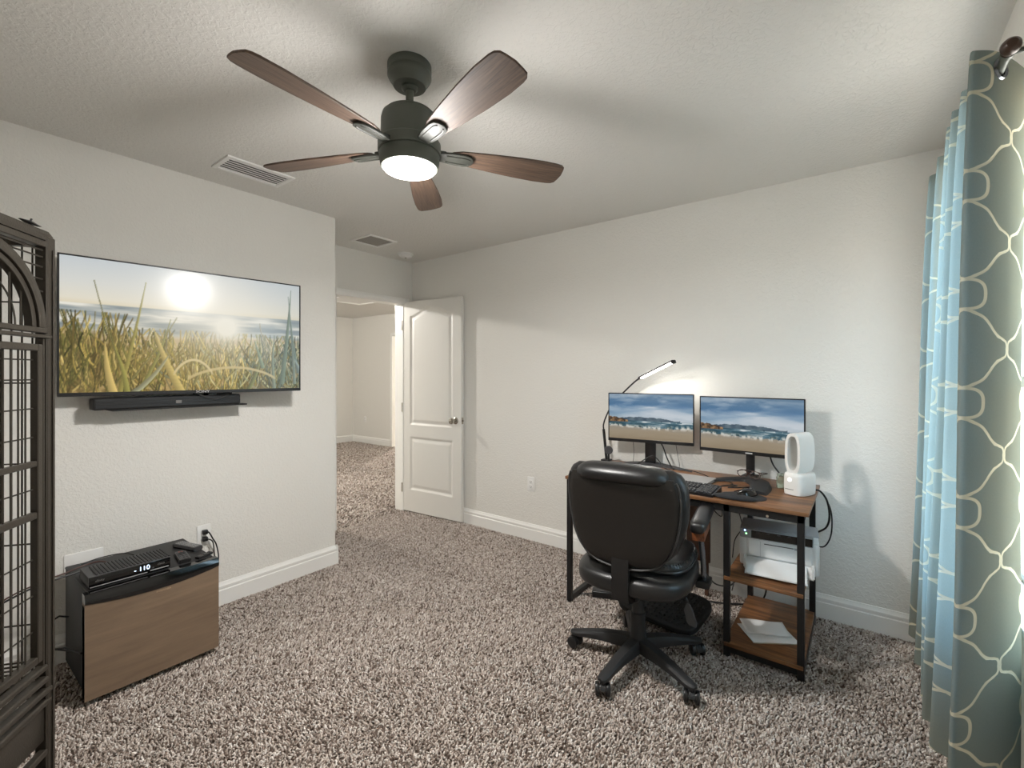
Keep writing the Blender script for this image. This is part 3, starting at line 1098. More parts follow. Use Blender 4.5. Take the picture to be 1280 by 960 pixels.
sb = thing('soundbar', 'long slim black soundbar on a bracket under the television', 'soundbar', (-2.872, .845, 1.165), PI / 2)
b = B()
b.box(-.318, .318, -.034, .05, .0, .055, .007, 3)
b.build('soundbar_body', M_BLACKM, sb)
b = B()
for i in range(3):
    b.box(-.310, .310, -.0352, -.033, .008 + i * .015, .0195 + i * .015, .0006, 1)
b.build('grille', M_BLACK, sb)
B().box(.005, .030, -.037, -.035, .018, .034, .0008, 1).build('badge', M_LETTERDK, sb, 'small grey square badge')
sh = thing('soundbar_shelf', 'thin black bracket plate holding the soundbar on the wall', 'shelf', (-2.872, .855, 1.157), PI / 2)
B().box(-.26, .345, -.03, .098, .0, .0075, .001, 1).build('plate', M_METALB, sh)
B().box(-.04, .04, .092, .098, 0, .06, .001, 1).build('wall_tab', M_METALB, sh)
cb = thing('tv_cable', 'thin black cable drooping in front of the soundbar', 'cable', (-2.835, 1.02, 1.225), 0)
B().tube([(-.012, -.09, .004), (.008, -.07, .0), (.014, -.03, -.018), (.015, .01, -.026), (.014, .05, -.016), (.006, .085, .001), (-.012, .10, .004)], .003, n=6, smooth=4).build('cord', M_CABLE, cb)
sbx = thing('streaming_box', 'small flat black media box tucked between the television and soundbar', 'media box', (-2.865, 1.055, 1.2203), 0)
B().box(-.03, .035, -.06, .06, 0, .010, .003, 2).build('case', M_BLACKM, sbx)
B().box(.0345, .0358, -.05, -.02, .003, .007).build('front_window', M_GLOSS, sbx, angle=0)

# ================================================================== MINI FRIDGE
fr = thing('mini_fridge', 'black mini fridge with brown wood grain door on the carpet', 'fridge', (-2.475, .675, 0), PI / 2)
# local: x along the front (0.24 each side), -y towards the room, +y to the wall
FW = .241
B().box(-FW + .012, FW - .010, .045, .445, .018, .438, .004, 2).box(-FW + .010, FW - .008, .045, .445, .437, .449, .004, 2).build('cabinet', M_BLACKM, fr)
b = B()
prof = []
for t in np.linspace(-1, 1, 21):
    prof.append((t * FW, -.004 * (1 - abs(t) ** 2.0)))
b.prism([(FW, .042), (-FW, .042)] + prof, .022, .412, bev=.0)
dr = b.build('door', M_FRIDGEWOOD, fr, 'brown wood grain door panel')
# black head of the door, its lower edge sagging in the middle
b = B()
ringsT = []
for t in np.linspace(-1, 1, 25):
    sag = .022 * (1 - t * t)
    yf = -.004 * (1 - t * t)
    ringsT.append([(t * FW, yf - .003, .412 - sag), (t * FW, yf - .003, .428), (t * FW, yf + .006, .4475), (t * FW, .044, .4475), (t * FW, .044, .412 - sag)])
b.loft(ringsT)
b.build('door_head', M_GLOSS, dr, 'gloss black door head with a scooped lower edge')
B().box(-FW, -FW + .006, .005, .044, .022, .40, .001, 1).build('door_side', M_GLOSS, dr)
bm_ = text('badge', 'INSIGNIA', .0105, M_BADGE, dr, (.02, -.0052, .378), (PI / 2, 0, 0), sx=1.25)
for sx_ in (-.2, .2):
    for sy_ in (.08, .42):
        B().cyl((sx_, sy_, -.004), (sx_, sy_, .02), .014, n=12).build('foot', M_RUBBER, fr)
B().box(-FW + .004, FW - .004, .052, .06, -.002, .02).build('kick_strip', M_BLACK, fr, angle=0)
B().tube([(-FW, .30, .27), (-FW - .03, .30, .285), (-FW - .06, .32, .26)], .004, n=6).build('side_hook', M_METALB, fr)
B().tube([(-FW + .01, .12, .17), (-FW - .02, .24, .165), (-FW - .05, .30, .15), (-FW - .03, .33, .13), (-FW + .008, .20, .15)], .004, n=6).build('side_hook', M_METALB, fr)

# ---- cable box on the fridge
stb = thing('cable_box', 'black cable box with glowing clock digits on top of the mini fridge', 'cable box', (-2.523, .594, .4493), PI / 2)
BW, BD, BH = .140, .155, .052
b = B()
b.box(-BW, BW, 0.004, BD, .006, BH - .003, .004, 2)
for sx_ in (-.11, .11):
    for sy_ in (.03, .13):
        b.cyl((sx_, sy_, 0), (sx_, sy_, .007), .009, n=10)
b.build('case', M_BLACKM, stb)
top = B().box(-BW, BW, .002, BD, BH - .004, BH - .002, .001, 1).build('top_cover', M_DGREY, stb)
sm = B().box(-.0035, .0035, .012, BD - .012, BH - .002, BH + .0015, .001, 1).mesh('rib')
sm.materials.append(M_BLACKM)
for g in range(3):
    for i in range(7):
        o = obj('rib', sm, None, top, angle=0)
        o.location = (-.105 + g * .088 + i * .0125 - .006, 0, 0)
B().box(-BW, BW, -.001, .006, .004, BH - .003, .002, 2).build('front_panel', M_GLOSS, stb)
B().box(-BW + .004, BW - .085, -.0022, -.0008, .007, .010).box(BW - .075, BW - .006, -.0022, -.0008, .010, .014).build('silver_line', M_SILVER, stb, angle=0)
text('clock_digits', '- 110', .027, M_DIGIT, stb, (.036, -.0016, .030), (PI / 2, 0, 0), extrude=.0003, sx=1.0)
text('brand_lettering', 'cisco', .013, M_LETTERDK, stb, (.105, -.0016, .032), (PI / 2, 0, 0))
text('brand_lettering', 'xfinity', .012, M_LETTERDK, stb, (-.105, -.0016, .030), (PI / 2, 0, 0))
B().lathe([(0, 0), (.0035, 0), (.003, .002), (0, .002)], n=12, mtx=Matrix.Translation((.076, -.001, .022)) @ Matrix.Rotation(PI / 2, 4, 'X')).build('button', M_DGREY, stb)


def remote(name, label, loc, rz, L, W_, T, body, keys, rows, cols, keymat, extra=None):
    r = thing(name, label, 'remote', loc, rz)
    ring = []
    for t, w in ((-1, .80), (-.96, .95), (-.7, 1), (0, .94), (.6, 1), (.95, .98), (1, .86)):
        ring.append([(t * L / 2, y * W_ / 2 * w, z) for y, z in ((-1, T * .35), (-.85, 0), (.85, 0), (1, T * .35), (.9, T * .9), (.6, T), (-.6, T), (-.9, T * .9))])
    B().loft(ring).build('remote_body', body, r)
    b = B()
    for i in range(rows):
        for j in range(cols):
            b.cbox((-L * .40 + L * .78 * i / (rows - 1), (j - (cols - 1) / 2) * W_ * .8 / cols, T + .0008), (L * .78 / rows * .6, W_ * .8 / cols * .62, .002), (0, 0, 0), .0005, 1)
    o = b.build('keypad', keymat, r)
    o['kind'] = 'stuff'
    if extra:
        extra(r)
    return r


def ring_pad(r):
    B().lathe([(.009, 0), (.013, 0), (.013, .0024), (.009, .0024)], n=20, mtx=Matrix.Translation((.025, 0, .0165))).build('navigation_ring', M_RUBBER, r)
    B().box(.048, .062, -.008, .008, .0165, .0185, .001, 1).build('power_key', mat('red_key', srgb(150, 70, 60), .5), r)


remote('remote_control', 'black remote with few keys lying beside the cable box on the fridge', (-2.60, .806, .4495), math.radians(172), .135, .05, .017, M_BLACK, None, 6, 3, M_DGREY, ring_pad)
remote('remote_control', 'dark grey remote with dense pale keypad at the back of the fridge top', (-2.735, .870, .4495), math.radians(196), .165, .05, .020, M_DGREY, None, 11, 4, M_KEYGREY)
remote('remote_control', 'small slim black remote at the front right corner of the fridge top', (-2.55, .879, .4495), math.radians(110), .075, .03, .010, M_BLACK, None, 3, 2, M_DGREY)
cb = thing('cable', 'black and brown cords running left from the cable box along the wall', 'cable', (-2.70, .47, .455), 0)
B().tube([(.02, .08, .02), (-.03, .03, .018), (-.02, -.03, .016), (-.01, -.10, .012), (0.0, -.19, -.005), (.0, -.30, -.06), (-.03, -.42, -.2)], .004, n=6, smooth=5).build('cord', M_CABLE, cb)
B().tube([(.02, .09, .024), (-.05, .07, .030), (-.07, .02, .026), (-.05, -.05, .018), (-.02, -.13, .014), (-.02, -.25, -.03), (-.05, -.40, -.18)], .003, n=6, smooth=5).build('cord', M_CABLERED, cb)
B().tube([(.02, .20, .02), (-.07, .16, .034), (-.09, .08, .036), (-.08, .0, .03)], .0025, n=6, smooth=5).build('cord', M_CABLE, cb)
# ================================================================== CURTAIN
rod = thing('curtain_rod', 'dark bronze curtain rod with round finial on a bracket above the window', 'curtain rod', (.25, 1.44, 2.033))
B().cyl((0, 0, 0), (0, .93, 0), .0085, n=14).build('rod', M_BRONZE, rod)
fin = B()
fin.lathe([(0, -.034), (.009, -.033), (.015, -.026), (.0175, -.016), (.015, -.006), (.009, .0), (.011, .003), (.011, .010), (0, .010)], n=24, mtx=Matrix.Rotation(-PI / 2, 4, 'X'))
fo_ = fin.build('finial', mat('finial_brown', srgb(64, 46, 36), .35, .2), rod)
fe = B().lathe([(0, -.012), (.012, -.01), (.014, 0), (.012, .010), (0, .012)], n=20, mtx=Matrix.Translation((0, .94, 0)) @ Matrix.Rotation(-PI / 2, 4, 'X')).build('finial', MATS['finial_brown'], rod)
for yy in (.012, .90):
    b = B()
    b.cyl((0, yy, 0), (.11, yy, .0), .0055, n=10)
    b.box(.098, .11, yy - .014, yy + .014, -.04, .03, .003, 1)
    b.lathe([(.0085, -.006), (.0125, -.006), (.0125, .006), (.0085, .006)], n=16, mtx=Matrix.Translation((0, yy, 0)) @ Matrix.Rotation(PI / 2, 4, 'X'))
    b.build('bracket', M_BRONZE, rod)

near_top = [(.318, 1.650), (.300, 1.612), (.274, 1.560), (.240, 1.504), (.203, 1.474), (.196, 1.480), (.204, 1.52), (.248, 1.600), (.276, 1.628), (.262, 1.648), (.212, 1.662), (.205, 1.675), (.225, 1.705), (.288, 1.73),
            (.275, 1.757), (.208, 1.772), (.200, 1.782), (.22, 1.80), (.286, 1.832), (.274, 1.86), (.208, 1.878), (.200, 1.89), (.216, 1.915), (.262, 1.945)]
near_bot = [(.300, 1.640), (.278, 1.590), (.252, 1.540), (.206, 1.476), (.164, 1.436), (.152, 1.444), (.164, 1.50), (.220, 1.590), (.248, 1.622), (.226, 1.65), (.162, 1.672), (.146, 1.69), (.178, 1.72), (.258, 1.745),
            (.235, 1.775), (.152, 1.792), (.144, 1.806), (.17, 1.83), (.25, 1.86), (.23, 1.89), (.152, 1.912), (.142, 1.93), (.165, 1.965), (.225, 1.995)]
far_top = [(.300, 2.085), (.292, 2.10), (.262, 2.110), (.212, 2.118), (.202, 2.126), (.214, 2.155), (.282, 2.20), (.290, 2.215), (.276, 2.245), (.208, 2.295), (.197, 2.322), (.212, 2.338), (.25, 2.348)]
far_bot = [(.285, 2.105), (.270, 2.120), (.232, 2.130), (.158, 2.140), (.144, 2.152), (.160, 2.180), (.244, 2.24), (.255, 2.258), (.232, 2.29), (.154, 2.335), (.146, 2.36), (.17, 2.378), (.205, 2.39)]


def path_resample(p, n):
    q = catmull([(x, y, 0) for x, y in p], 12)
    q = np.array([(v.x, v.y) for v in q])
    s = np.concatenate([[0], np.cumsum(np.hypot(*np.diff(q, axis=0).T))])
    t = np.linspace(0, s[-1], n)
    return np.stack([np.interp(t, s, q[:, 0]), np.interp(t, s, q[:, 1])], -1), s[-1]


CT, CB_ = 2.072, 0.325           # top and hem heights


def curtain_mesh(tp, bp, seed):
    L0 = path_resample(tp, 50)[1]
    NC = int(L0 / .0062)
    pt, lt = path_resample(tp, NC)
    pb, lb = path_resample(bp, NC)
    zz = np.concatenate([np.linspace(CB_, 2.0, 60, endpoint=False), np.linspace(2.0, CT, 30)])
    NZ = len(zz)
    V = np.zeros((NZ, NC, 3))
    UVc = np.zeros((NZ, NC, 2))
    s_ = np.linspace(0, lt, NC)
    for j, z in enumerate(zz):
        t = (CT - z) / (CT - CB_)
        k = t ** .75
        c = pt * (1 - k) + pb * k
        V[j, :, 0] = c[:, 0] + .006 * np.sin(s_ * 22 + z * 3.1 + seed) * t
        V[j, :, 1] = c[:, 1] + .008 * np.sin(z * 2.3 + s_ * 9 + seed) * t
        V[j, :, 2] = z + .004 * np.sin(s_ * 30 + seed) * t ** 4
        UVc[j, :, 0] = s_
        UVc[j, :, 1] = z
    eye = []
    for i in range(NC - 1):
        if (pt[i, 0] - .25) * (pt[i + 1, 0] - .25) < 0 and 1.45 < pt[i, 1] < 2.34:
            d_ = pt[i + 1] - pt[i]
            eye.append((pt[i, 1], math.atan2(d_[1], d_[0])))
    me = grid_mesh('curtain', V, uv=UVc)
    bmc = bmesh.new()
    bmc.from_mesh(me)
    kill = [f_ for f_ in bmc.faces if f_.calc_center_median().z > 1.99 and any((f_.calc_center_median() - Vector((.25, y_, 2.036))).length < .017 for y_, a_ in eye)]
    bmesh.ops.delete(bmc, geom=kill, context='FACES')
    bmc.to_mesh(me)
    bmc.free()
    crest = lt * float(np.argmin(np.where(pt[:, 1] < 1.54, pt[:, 0], 9))) / (NC - 1)
    return me, eye, crest


cur, eyes, crest = curtain_mesh(near_top, near_bot, 0)
cur2, eyes2, _c = curtain_mesh(far_top, far_bot, 2)

M_CURT = bpy.data.materials.new('trellis_curtain')
M_CURT.use_nodes = True
nt = M_CURT.node_tree
for n in list(nt.nodes):
    nt.nodes.remove(n)
N = nt.nodes.new
Lk = nt.links.new


def mth(op, a, b_=None, c=None):
    n = N('ShaderNodeMath')
    n.operation = op
    for i, v in enumerate((a, b_, c)):
        if v is None:
            continue
        if isinstance(v, (int, float)):
            n.inputs[i].default_value = v
        else:
            Lk(v, n.inputs[i])
    return n.outputs[0]


uvn = N('ShaderNodeUVMap')
sep = N('ShaderNodeSeparateXYZ')
Lk(uvn.outputs['UV'], sep.inputs[0])
HP = .125           # half a pattern repeat across the cloth
VP = .247           # repeat up the cloth
PH_U, PH_V = crest - .012, 1.888
u = mth('DIVIDE', mth('SUBTRACT', sep.outputs[0], PH_U), HP)
uu = mth('PINGPONG', u, 1.0)                  # 0 at the knot column, 1 at the pinch column, mirrored
p = mth('FRACT', mth('DIVIDE', mth('SUBTRACT', PH_V, sep.outputs[1]), VP))
q = mth('ABSOLUTE', mth('SUBTRACT', p, 0.5))  # 0 at the knot, .5 at the pinch
fc = N('ShaderNodeFloatCurve')
cv = fc.mapping.curves[0]
pts_ = [(0, .0), (.26, .02), (.34, .16), (.44, .34), (.56, .46), (.68, .57), (.77, .70), (.84, .88), (.89, .96), (1, .972)]
cv.points[0].location = pts_[0]
cv.points[1].location = pts_[-1]
for pp in pts_[1:-1]:
    cv.points.new(*pp)
fc.mapping.update()
Lk(mth('MULTIPLY', q, 2.0), fc.inputs['Value'])
fc2 = N('ShaderNodeFloatCurve')
Lk(mth('ADD', mth('MULTIPLY', q, 2.0), 0.02), fc2.inputs['Value'])
cv2 = fc2.mapping.curves[0]
cv2.points[0].location = pts_[0]
cv2.points[1].location = pts_[-1]
for pp in pts_[1:-1]:
    cv2.points.new(*pp)
fc2.mapping.update()
f0 = fc.outputs[0]
slope = mth('DIVIDE', mth('MULTIPLY', mth('SUBTRACT', fc2.outputs[0], f0), HP), .01 * VP)
den = mth('SQRT', mth('ADD', mth('MULTIPLY', slope, slope), 1.0))
ogee = mth('DIVIDE', mth('MULTIPLY', mth('ABSOLUTE', mth('SUBTRACT', uu, f0)), HP), den)
ogee = mth('ADD', ogee, mth('MULTIPLY', mth('LESS_THAN', q, .135), 1.0))       # stops where the knot begins
kx_ = mth('DIVIDE', mth('MULTIPLY', uu, HP), .046)
kz_ = mth('DIVIDE', mth('MULTIPLY', q, VP), .035)
krad = mth('SQRT', mth('ADD', mth('MULTIPLY', kx_, kx_), mth('MULTIPLY', kz_, kz_)))
lobe = mth('ADD', 1.0, mth('MULTIPLY', mth('COSINE', mth('MULTIPLY', mth('ARCTAN2', kz_, kx_), 4.0)), -.045))
knot = mth('MULTIPLY', mth('ABSOLUTE', mth('SUBTRACT', krad, lobe)), .037)
dist = mth('MINIMUM', ogee, knot)
mr = N('ShaderNodeMapRange')
mr.inputs['From Min'].default_value = .0042
mr.inputs['From Max'].default_value = .0028
Lk(dist, mr.inputs['Value'])
line = mr.outputs[0]
# slubby weave
tcn = N('ShaderNodeMapping')
tcn.inputs['Scale'].default_value = (900, 160, 1)
Lk(uvn.outputs['UV'], tcn.inputs['Vector'])
wn = N('ShaderNodeTexNoise')
wn.inputs['Scale'].default_value = 1.0
Lk(tcn.outputs[0], wn.inputs['Vector'])
base = N('ShaderNodeMix')
base.data_type = 'RGBA'
base.inputs[6].default_value = srgb(102, 98, 82)
base.inputs[7].default_value = srgb(125, 121, 103)
Lk(wn.outputs['Fac'], base.inputs[0])
colr = N('ShaderNodeMix')
colr.data_type = 'RGBA'
colr.inputs[7].default_value = srgb(206, 194, 164)
Lk(line, colr.inputs[0])
Lk(base.outputs[2], colr.inputs[6])
trc = N('ShaderNodeMix')
trc.data_type = 'RGBA'
trc.inputs[6].default_value = (.42, .64, .74, 1)
trc.inputs[7].default_value = (.36, .54, .60, 1)
Lk(line, trc.inputs[0])
dif = N('ShaderNodeBsdfDiffuse')
tra = N('ShaderNodeBsdfTranslucent')
Lk(colr.outputs[2], dif.inputs['Color'])
Lk(trc.outputs[2], tra.inputs['Color'])
bmp = N('ShaderNodeBump')
bmp.inputs['Distance'].default_value = .0008
hsum = mth('ADD', mth('MULTIPLY', line, 1.0), mth('MULTIPLY', wn.outputs['Fac'], .35))
Lk(hsum, bmp.inputs['Height'])
Lk(bmp.outputs[0], dif.inputs['Normal'])
mxs = N('ShaderNodeMixShader')
mxs.inputs[0].default_value = .25
Lk(dif.outputs[0], mxs.inputs[1])
Lk(tra.outputs[0], mxs.inputs[2])
outn = N('ShaderNodeOutputMaterial')
Lk(mxs.outputs[0], outn.inputs['Surface'])
gm = B().lathe([(.0165, -.003), (.022, -.0055), (.0255, 0), (.022, .0055), (.0165, .003), (.0165, -.003)], n=32).mesh('grommet')
gm.materials.append(M_STEELDK)
for me_, ey_, cy_, lab in ((cur, eyes, 1.7, 'near curtain panel, blue grey with cream trellis, wide front fold under the rod finial'),
                           (cur2, eyes2, 2.2, 'far curtain panel, blue grey with cream trellis, nearest the desk wall')):
    ct = thing('curtain', lab, 'curtain', (.25, cy_, CT), group='trellis curtains at the window')
    co = obj('curtain_panel', me_, M_CURT, ct, angle=0)
    co.location = (-.25, -cy_, -CT)
    me_.shade_smooth()
    for y_, a_ in ey_:          # grommets where the cloth crosses the rod
        g = obj('grommet', gm, None, ct)
        g.location = (0, y_ - cy_, 2.036 - CT)
        nrm = Vector((-math.sin(a_), math.cos(a_), 0))
        g.rotation_euler = nrm.to_track_quat('Z', 'Y').to_euler()

# ================================================================== DESK
DX0, DX1, DY0, DY1, DZ = -1.393, -.185, 2.345, 2.985, .737
desk = thing('desk', 'rustic wood topped desk with black steel frame and side shelves', 'desk', (DX0, DY0, 0))
L, D = DX1 - DX0, DY1 - DY0
half = L / 2
top = B().box(0, L, 0, D, DZ - .018, DZ, .0025, 2).build('desktop', M_DESKWOOD, desk)
T = .028     # square steel tube


def tube_box(b, x0, x1, y0, y1, z0, z1):
    b.box(x0, x1, y0, y1, z0, z1, .002, 1)


legx = [.0, .861, L - .018 - T]
for lx in legx:
    for ly in (.018, D - .018 - T):
        tube_box(b := B(), lx, lx + T, ly, ly + T, -.004, DZ - .018)
        b.build('leg', M_METALB, desk)
for z0, nm in ((DZ - .018 - T, 'top_rail'),):
    for ly in (.018, D - .018 - T):
        b = B()
        tube_box(b, .0, L - .018, ly, ly + T, z0 - .010, DZ - .0185)
        b.build(nm, M_METALB, desk)
for lx in legx:
    b = B()
    tube_box(b, lx, lx + T, .018 + T, D - .018 - T, DZ - .018 - T, DZ - .0185)
    b.build('side_rail', M_METALB, desk)
    b = B()
    z0 = .002 if lx < .5 else .018
    tube_box(b, lx, lx + T, .018 + T, D - .018 - T, z0, z0 + T)
    b.build('foot_rail', M_METALB, desk)
for ly in (.018, D - .018 - T):
    b = B()
    tube_box(b, legx[1] + T, legx[2], ly, ly + T, .016, .016 + T)
    b.build('front_rail' if ly < .1 else 'rear_rail', M_METALB, desk)
for z in (.375, .062):
    B().box(legx[1] + .004, legx[2] + T - .004, .012, D - .03, z - .017, z, .002, 2).build('shelf', M_DESKWOOD, desk)
B().lathe([(0, 0), (.0075, 0), (.006, .004), (0, .004)], n=14, mtx=Matrix.Translation((L - .16, .0185, DZ - .045)) @ Matrix.Rotation(PI / 2, 4, 'X')).build('screw_cap', M_CHROME, desk)
for lx in legx:
    for ly in (.032, D - .032):
        B().cyl((lx + T / 2, ly, -.008), (lx + T / 2, ly, .0), .012, n=10).build('foot_pad', M_RUBBER, desk)

pnl = thing('brown_board', 'dark brown wooden board standing under the desk behind the chair armrest', 'board', (-.80, 2.93, 0), math.radians(-6))
B().box(-.07, .07, -.008, .008, .20, .62, .002, 1).box(-.06, -.04, -.008, .008, 0, .21, .001, 1).box(.04, .06, -.008, .008, 0, .21, .001, 1).build('panel', M_BOARD, pnl)

# ================================================================== MONITORS
coast = coast_picture()


def monitor(label, cx, cy, zmid, rz, w, h):
    m = thing('monitor', label, 'monitor', (cx, cy, DZ), rz)
    b = B()
    b.box(-w / 2, w / 2, .002, .018, zmid - h / 2, zmid + h / 2, .004, 2)
    b.box(-w / 2 + .10, w / 2 - .10, .017, .048, zmid - h / 2 + .03, zmid + h / 2 - .09, .012, 3)
    b.build('back_shell', M_BLACK, m)
    b = B()
    z = .006
    b.box(-w / 2, w / 2, -.003, .003, zmid + h / 2 - z, zmid + h / 2, .001, 1)
    b.box(-w / 2, -w / 2 + z, -.003, .003, zmid - h / 2, zmid + h / 2, .001, 1)
    b.box(w / 2 - z, w / 2, -.003, .003, zmid - h / 2, zmid + h / 2, .001, 1)
    b.box(-w / 2, w / 2, -.004, .003, zmid - h / 2, zmid - h / 2 + .020, .001, 1)
    b.build('bezel', M_BLACK, m)
    s = screen('screen', w - 2 * z, h - z - .020, coast, M_SCREEN, m)
    s.location = (0, -.0005, zmid + .007)
    return m, zmid - h / 2


ml, zb = monitor('left of two monitors, coast picture, on a flat V shaped dark foot', -1.105, 2.925, .310, math.atan2(.075, .54), .545, .322)
B().box(-.034, .034, .022, .046, .012, zb + .14, .004, 2).build('stand_post', M_BLACK, ml)
b = B()
for s in (-1, 1):
    b.loft([[(s * .0, .075, 0), (s * .0, -.01, 0), (s * .0, -.01, .016), (s * .0, .075, .020)],
            [(s * .13, .035, 0), (s * .13, -.025, 0), (s * .13, -.022, .010), (s * .13, .032, .013)],
            [(s * .27, -.045, 0), (s * .27, -.072, 0), (s * .27, -.070, .005), (s * .27, -.047, .006)]])
b.build('stand_foot', M_DGREY, ml)

mr_, zb = monitor('right of two monitors, coast picture, on a curved dark base', -.515, 2.895, .302, math.atan2(-.035, .54), .545, .326)
B().box(-.022, .022, .022, .042, .020, zb + .14, .004, 2).build('stand_post', M_BLACK, mr_)
arc = [(-.150, -.235), (-.135, -.17), (-.105, -.115), (-.055, -.07), (.005, -.045), (.060, -.08), (.095, -.16), (.110, -.27), (.115, -.33)]
arcp = catmull([(x, y, 0) for x, y in arc], 5)
rings = []
for i, p_ in enumerate(arcp):
    t = i / (len(arcp) - 1)
    a_, c_ = arcp[max(i - 1, 0)], arcp[min(i + 1, len(arcp) - 1)]
    d_ = (c_ - a_).normalized()
    nn = Vector((-d_.y, d_.x, 0))
    w_ = float(np.interp(t, [0, .12, .4, .6, .8, 1], [.012, .022, .034, .05, .052, .044]))
    hh_ = float(np.interp(t, [0, .5, .75, 1], [.012, .020, .034, .018]))
    rings.append([p_ - nn * w_, p_ + nn * w_, p_ + nn * w_ * .8 + Vector((0, 0, hh_ * .8)), p_ + Vector((0, 0, hh_)), p_ - nn * w_ * .8 + Vector((0, 0, hh_ * .8))])
bb = B().loft(rings)
bb.box(-.04, .04, -.02, .07, 0, .022, .006, 2)
bb.build('stand_foot', M_BLACKM, mr_, angle=45)
B().box(-.018, .018, -.0052, -.0038, zb + .006, zb + .013, .0004, 1).build('badge', M_LETTER, mr_, 'small pale badge on the lower bezel')

# ================================================================== DESK LAMP
lamp = thing('desk_lamp', 'black gooseneck clamp lamp with a lit bar above the left monitor', 'lamp', (-1.412, 2.935, DZ))
b = B()
b.box(-.022, .030, -.03, .03, .0, .010, .003, 2)
b.box(-.030, -.018, -.03, .03, -.06, .010, .003, 2)
b.box(-.03, .025, -.02, .02, -.06, -.050, .003, 2)
b.build('clamp', M_BLACK, lamp)
B().cyl((0, 0, .008), (-.022, .0, .215), .0095, n=14).build('pole', M_BLACK, lamp)
neck = [(-.022, 0, .215), (-.022, 0, .25), (0.0, .002, .312), (.046, .006, .396), (.138, .012, .49), (.205, .004, .548), (.247, -.008, .574)]
B().tube(neck, .0055, n=8, smooth=6).build('gooseneck', M_BLACK, lamp)
bar0, bar1 = Vector((.242, -.006, .571)), Vector((.500, -.120, .676))
bd = (bar1 - bar0)
mb = Matrix.Translation((bar0 + bar1) / 2) @ bd.to_track_quat('X', 'Z').to_matrix().to_4x4()
lenb = bd.length
b = B()
b.box(-lenb / 2, lenb / 2, -.016, .016, -.002, .007, .003, 2, mb)
b.box(-lenb / 2 - .008, -lenb / 2 + .012, -.012, .012, -.008, .007, .004, 2, mb)
b.box(lenb / 2 - .014, lenb / 2 + .004, -.016, .016, -.014, .008, .004, 2, mb)
b.build('lamp_bar', M_BLACK, lamp)
B().box(-lenb / 2 + .014, lenb / 2 - .014, -.012, .012, -.009, -.002, .002, 1, mb).build('light_strip', M_LED, lamp, 'glowing white light strip')
lq = bd.to_track_quat('X', 'Z').to_euler()
area_light('desk_lamp_light', tuple((bar0 + bar1) / 2 + mb.to_3x3() @ Vector((0, 0, -.011))), lenb - .03, DESK_LAMP_POWER, (1.0, .95, .87), rot=lq, shape='RECTANGLE', size_y=.022, parent=lamp)

mic = thing('desk_microphone', 'small round dark microphone on a short stand beside the lamp pole', 'microphone', (-1.372, 2.885, DZ))
B().lathe([(0, 0), (.03, 0), (.03, .004), (.01, .008), (0, .008)], n=24).cyl((0, 0, .006), (0, 0, .06), .007, n=10).build('stand', M_BLACK, mic)
B().lathe([(0, -.006), (.026, -.006), (.028, -.003), (.028, .010), (.024, .014), (0, .014)], n=28, mtx=Matrix.Translation((.0, 0, .083)) @ Matrix.Rotation(math.radians(20), 4, 'Z') @ Matrix.Rotation(PI / 2, 4, 'X')).build('head', M_DGREY, mic)

# ================================================================== ON THE DESK
kb = thing('keyboard', 'black computer keyboard lying along the front of the desk', 'keyboard', (-.795, 2.445, DZ), math.radians(-2))
KW, KD = .44, .150
B().loft([[(-KW / 2, -KD / 2, .000), (KW / 2, -KD / 2, 0), (KW / 2, KD / 2, .0), (-KW / 2, KD / 2, 0)],
          [(-KW / 2, -KD / 2, .012), (KW / 2, -KD / 2, .012), (KW / 2, KD / 2, .026), (-KW / 2, KD / 2, .026)]]).build('keyboard_body', M_BLACK, kb)
b = B()
for r_ in range(6):
    y_ = -KD / 2 + .018 + r_ * .0225 + (.006 if r_ == 5 else 0)
    zt = .012 + (y_ + KD / 2) / KD * .014
    x_ = -KW / 2 + .010
    ws = [1.0] * 15 if r_ > 0 else [1.3, 1.1, 1.1, 6.0, 1.1, 1.1, 1.1, 1.2]
    for w_ in ws:
        b.cbox((x_ + w_ * .0094, y_, zt + .003), (w_ * .0188 - .003, .0185, .007), (math.radians(5), 0, 0), .001, 1)
        x_ += w_ * .0188
    for bx_, nn_ in ((KW / 2 - .148, 3), (KW / 2 - .084, 4)):
        for c_ in range(nn_):
            if r_ in (2,) and nn_ == 3:
                continue
            b.cbox((bx_ + .0094 + c_ * .0188, y_, zt + .003), (.0158, .0185, .007), (math.radians(5), 0, 0), .001, 1)
o = b.build('keys', M_KEY, kb, angle=20)
o['kind'] = 'stuff'
b = B()
for r_ in range(5):
    y_ = -KD / 2 + .020 + r_ * .0225
    zt = .012 + (y_ + KD / 2) / KD * .014 + .0066
    for x_ in np.arange(-KW / 2 + .018, KW / 2 - .01, .0188):
        b.cbox((x_, y_ + .002, zt), (.004, .004, .0006))
o = b.build('key_legends', M_KEYGREY, kb, angle=0)
o['kind'] = 'stuff'

lt_ = thing('laptop', 'closed silver laptop on the desk behind the keyboard', 'laptop', (-.835, 2.645, DZ), math.radians(-3))
B().prism(roundrect(-.178, .178, -.112, .112, .012), .002, .009, bev=.002).build('base', M_SILVER, lt_)
B().prism(roundrect(-.178, .178, -.112, .112, .012), .0095, .0165, bev=.0025).build('lid', M_SILVER, lt_)
for sx_ in (-.14, .14):
    for sy_ in (-.09, .09):
        B().cyl((sx_, sy_, 0), (sx_, sy_, .003), .007, n=10).build('foot', M_RUBBER, lt_)

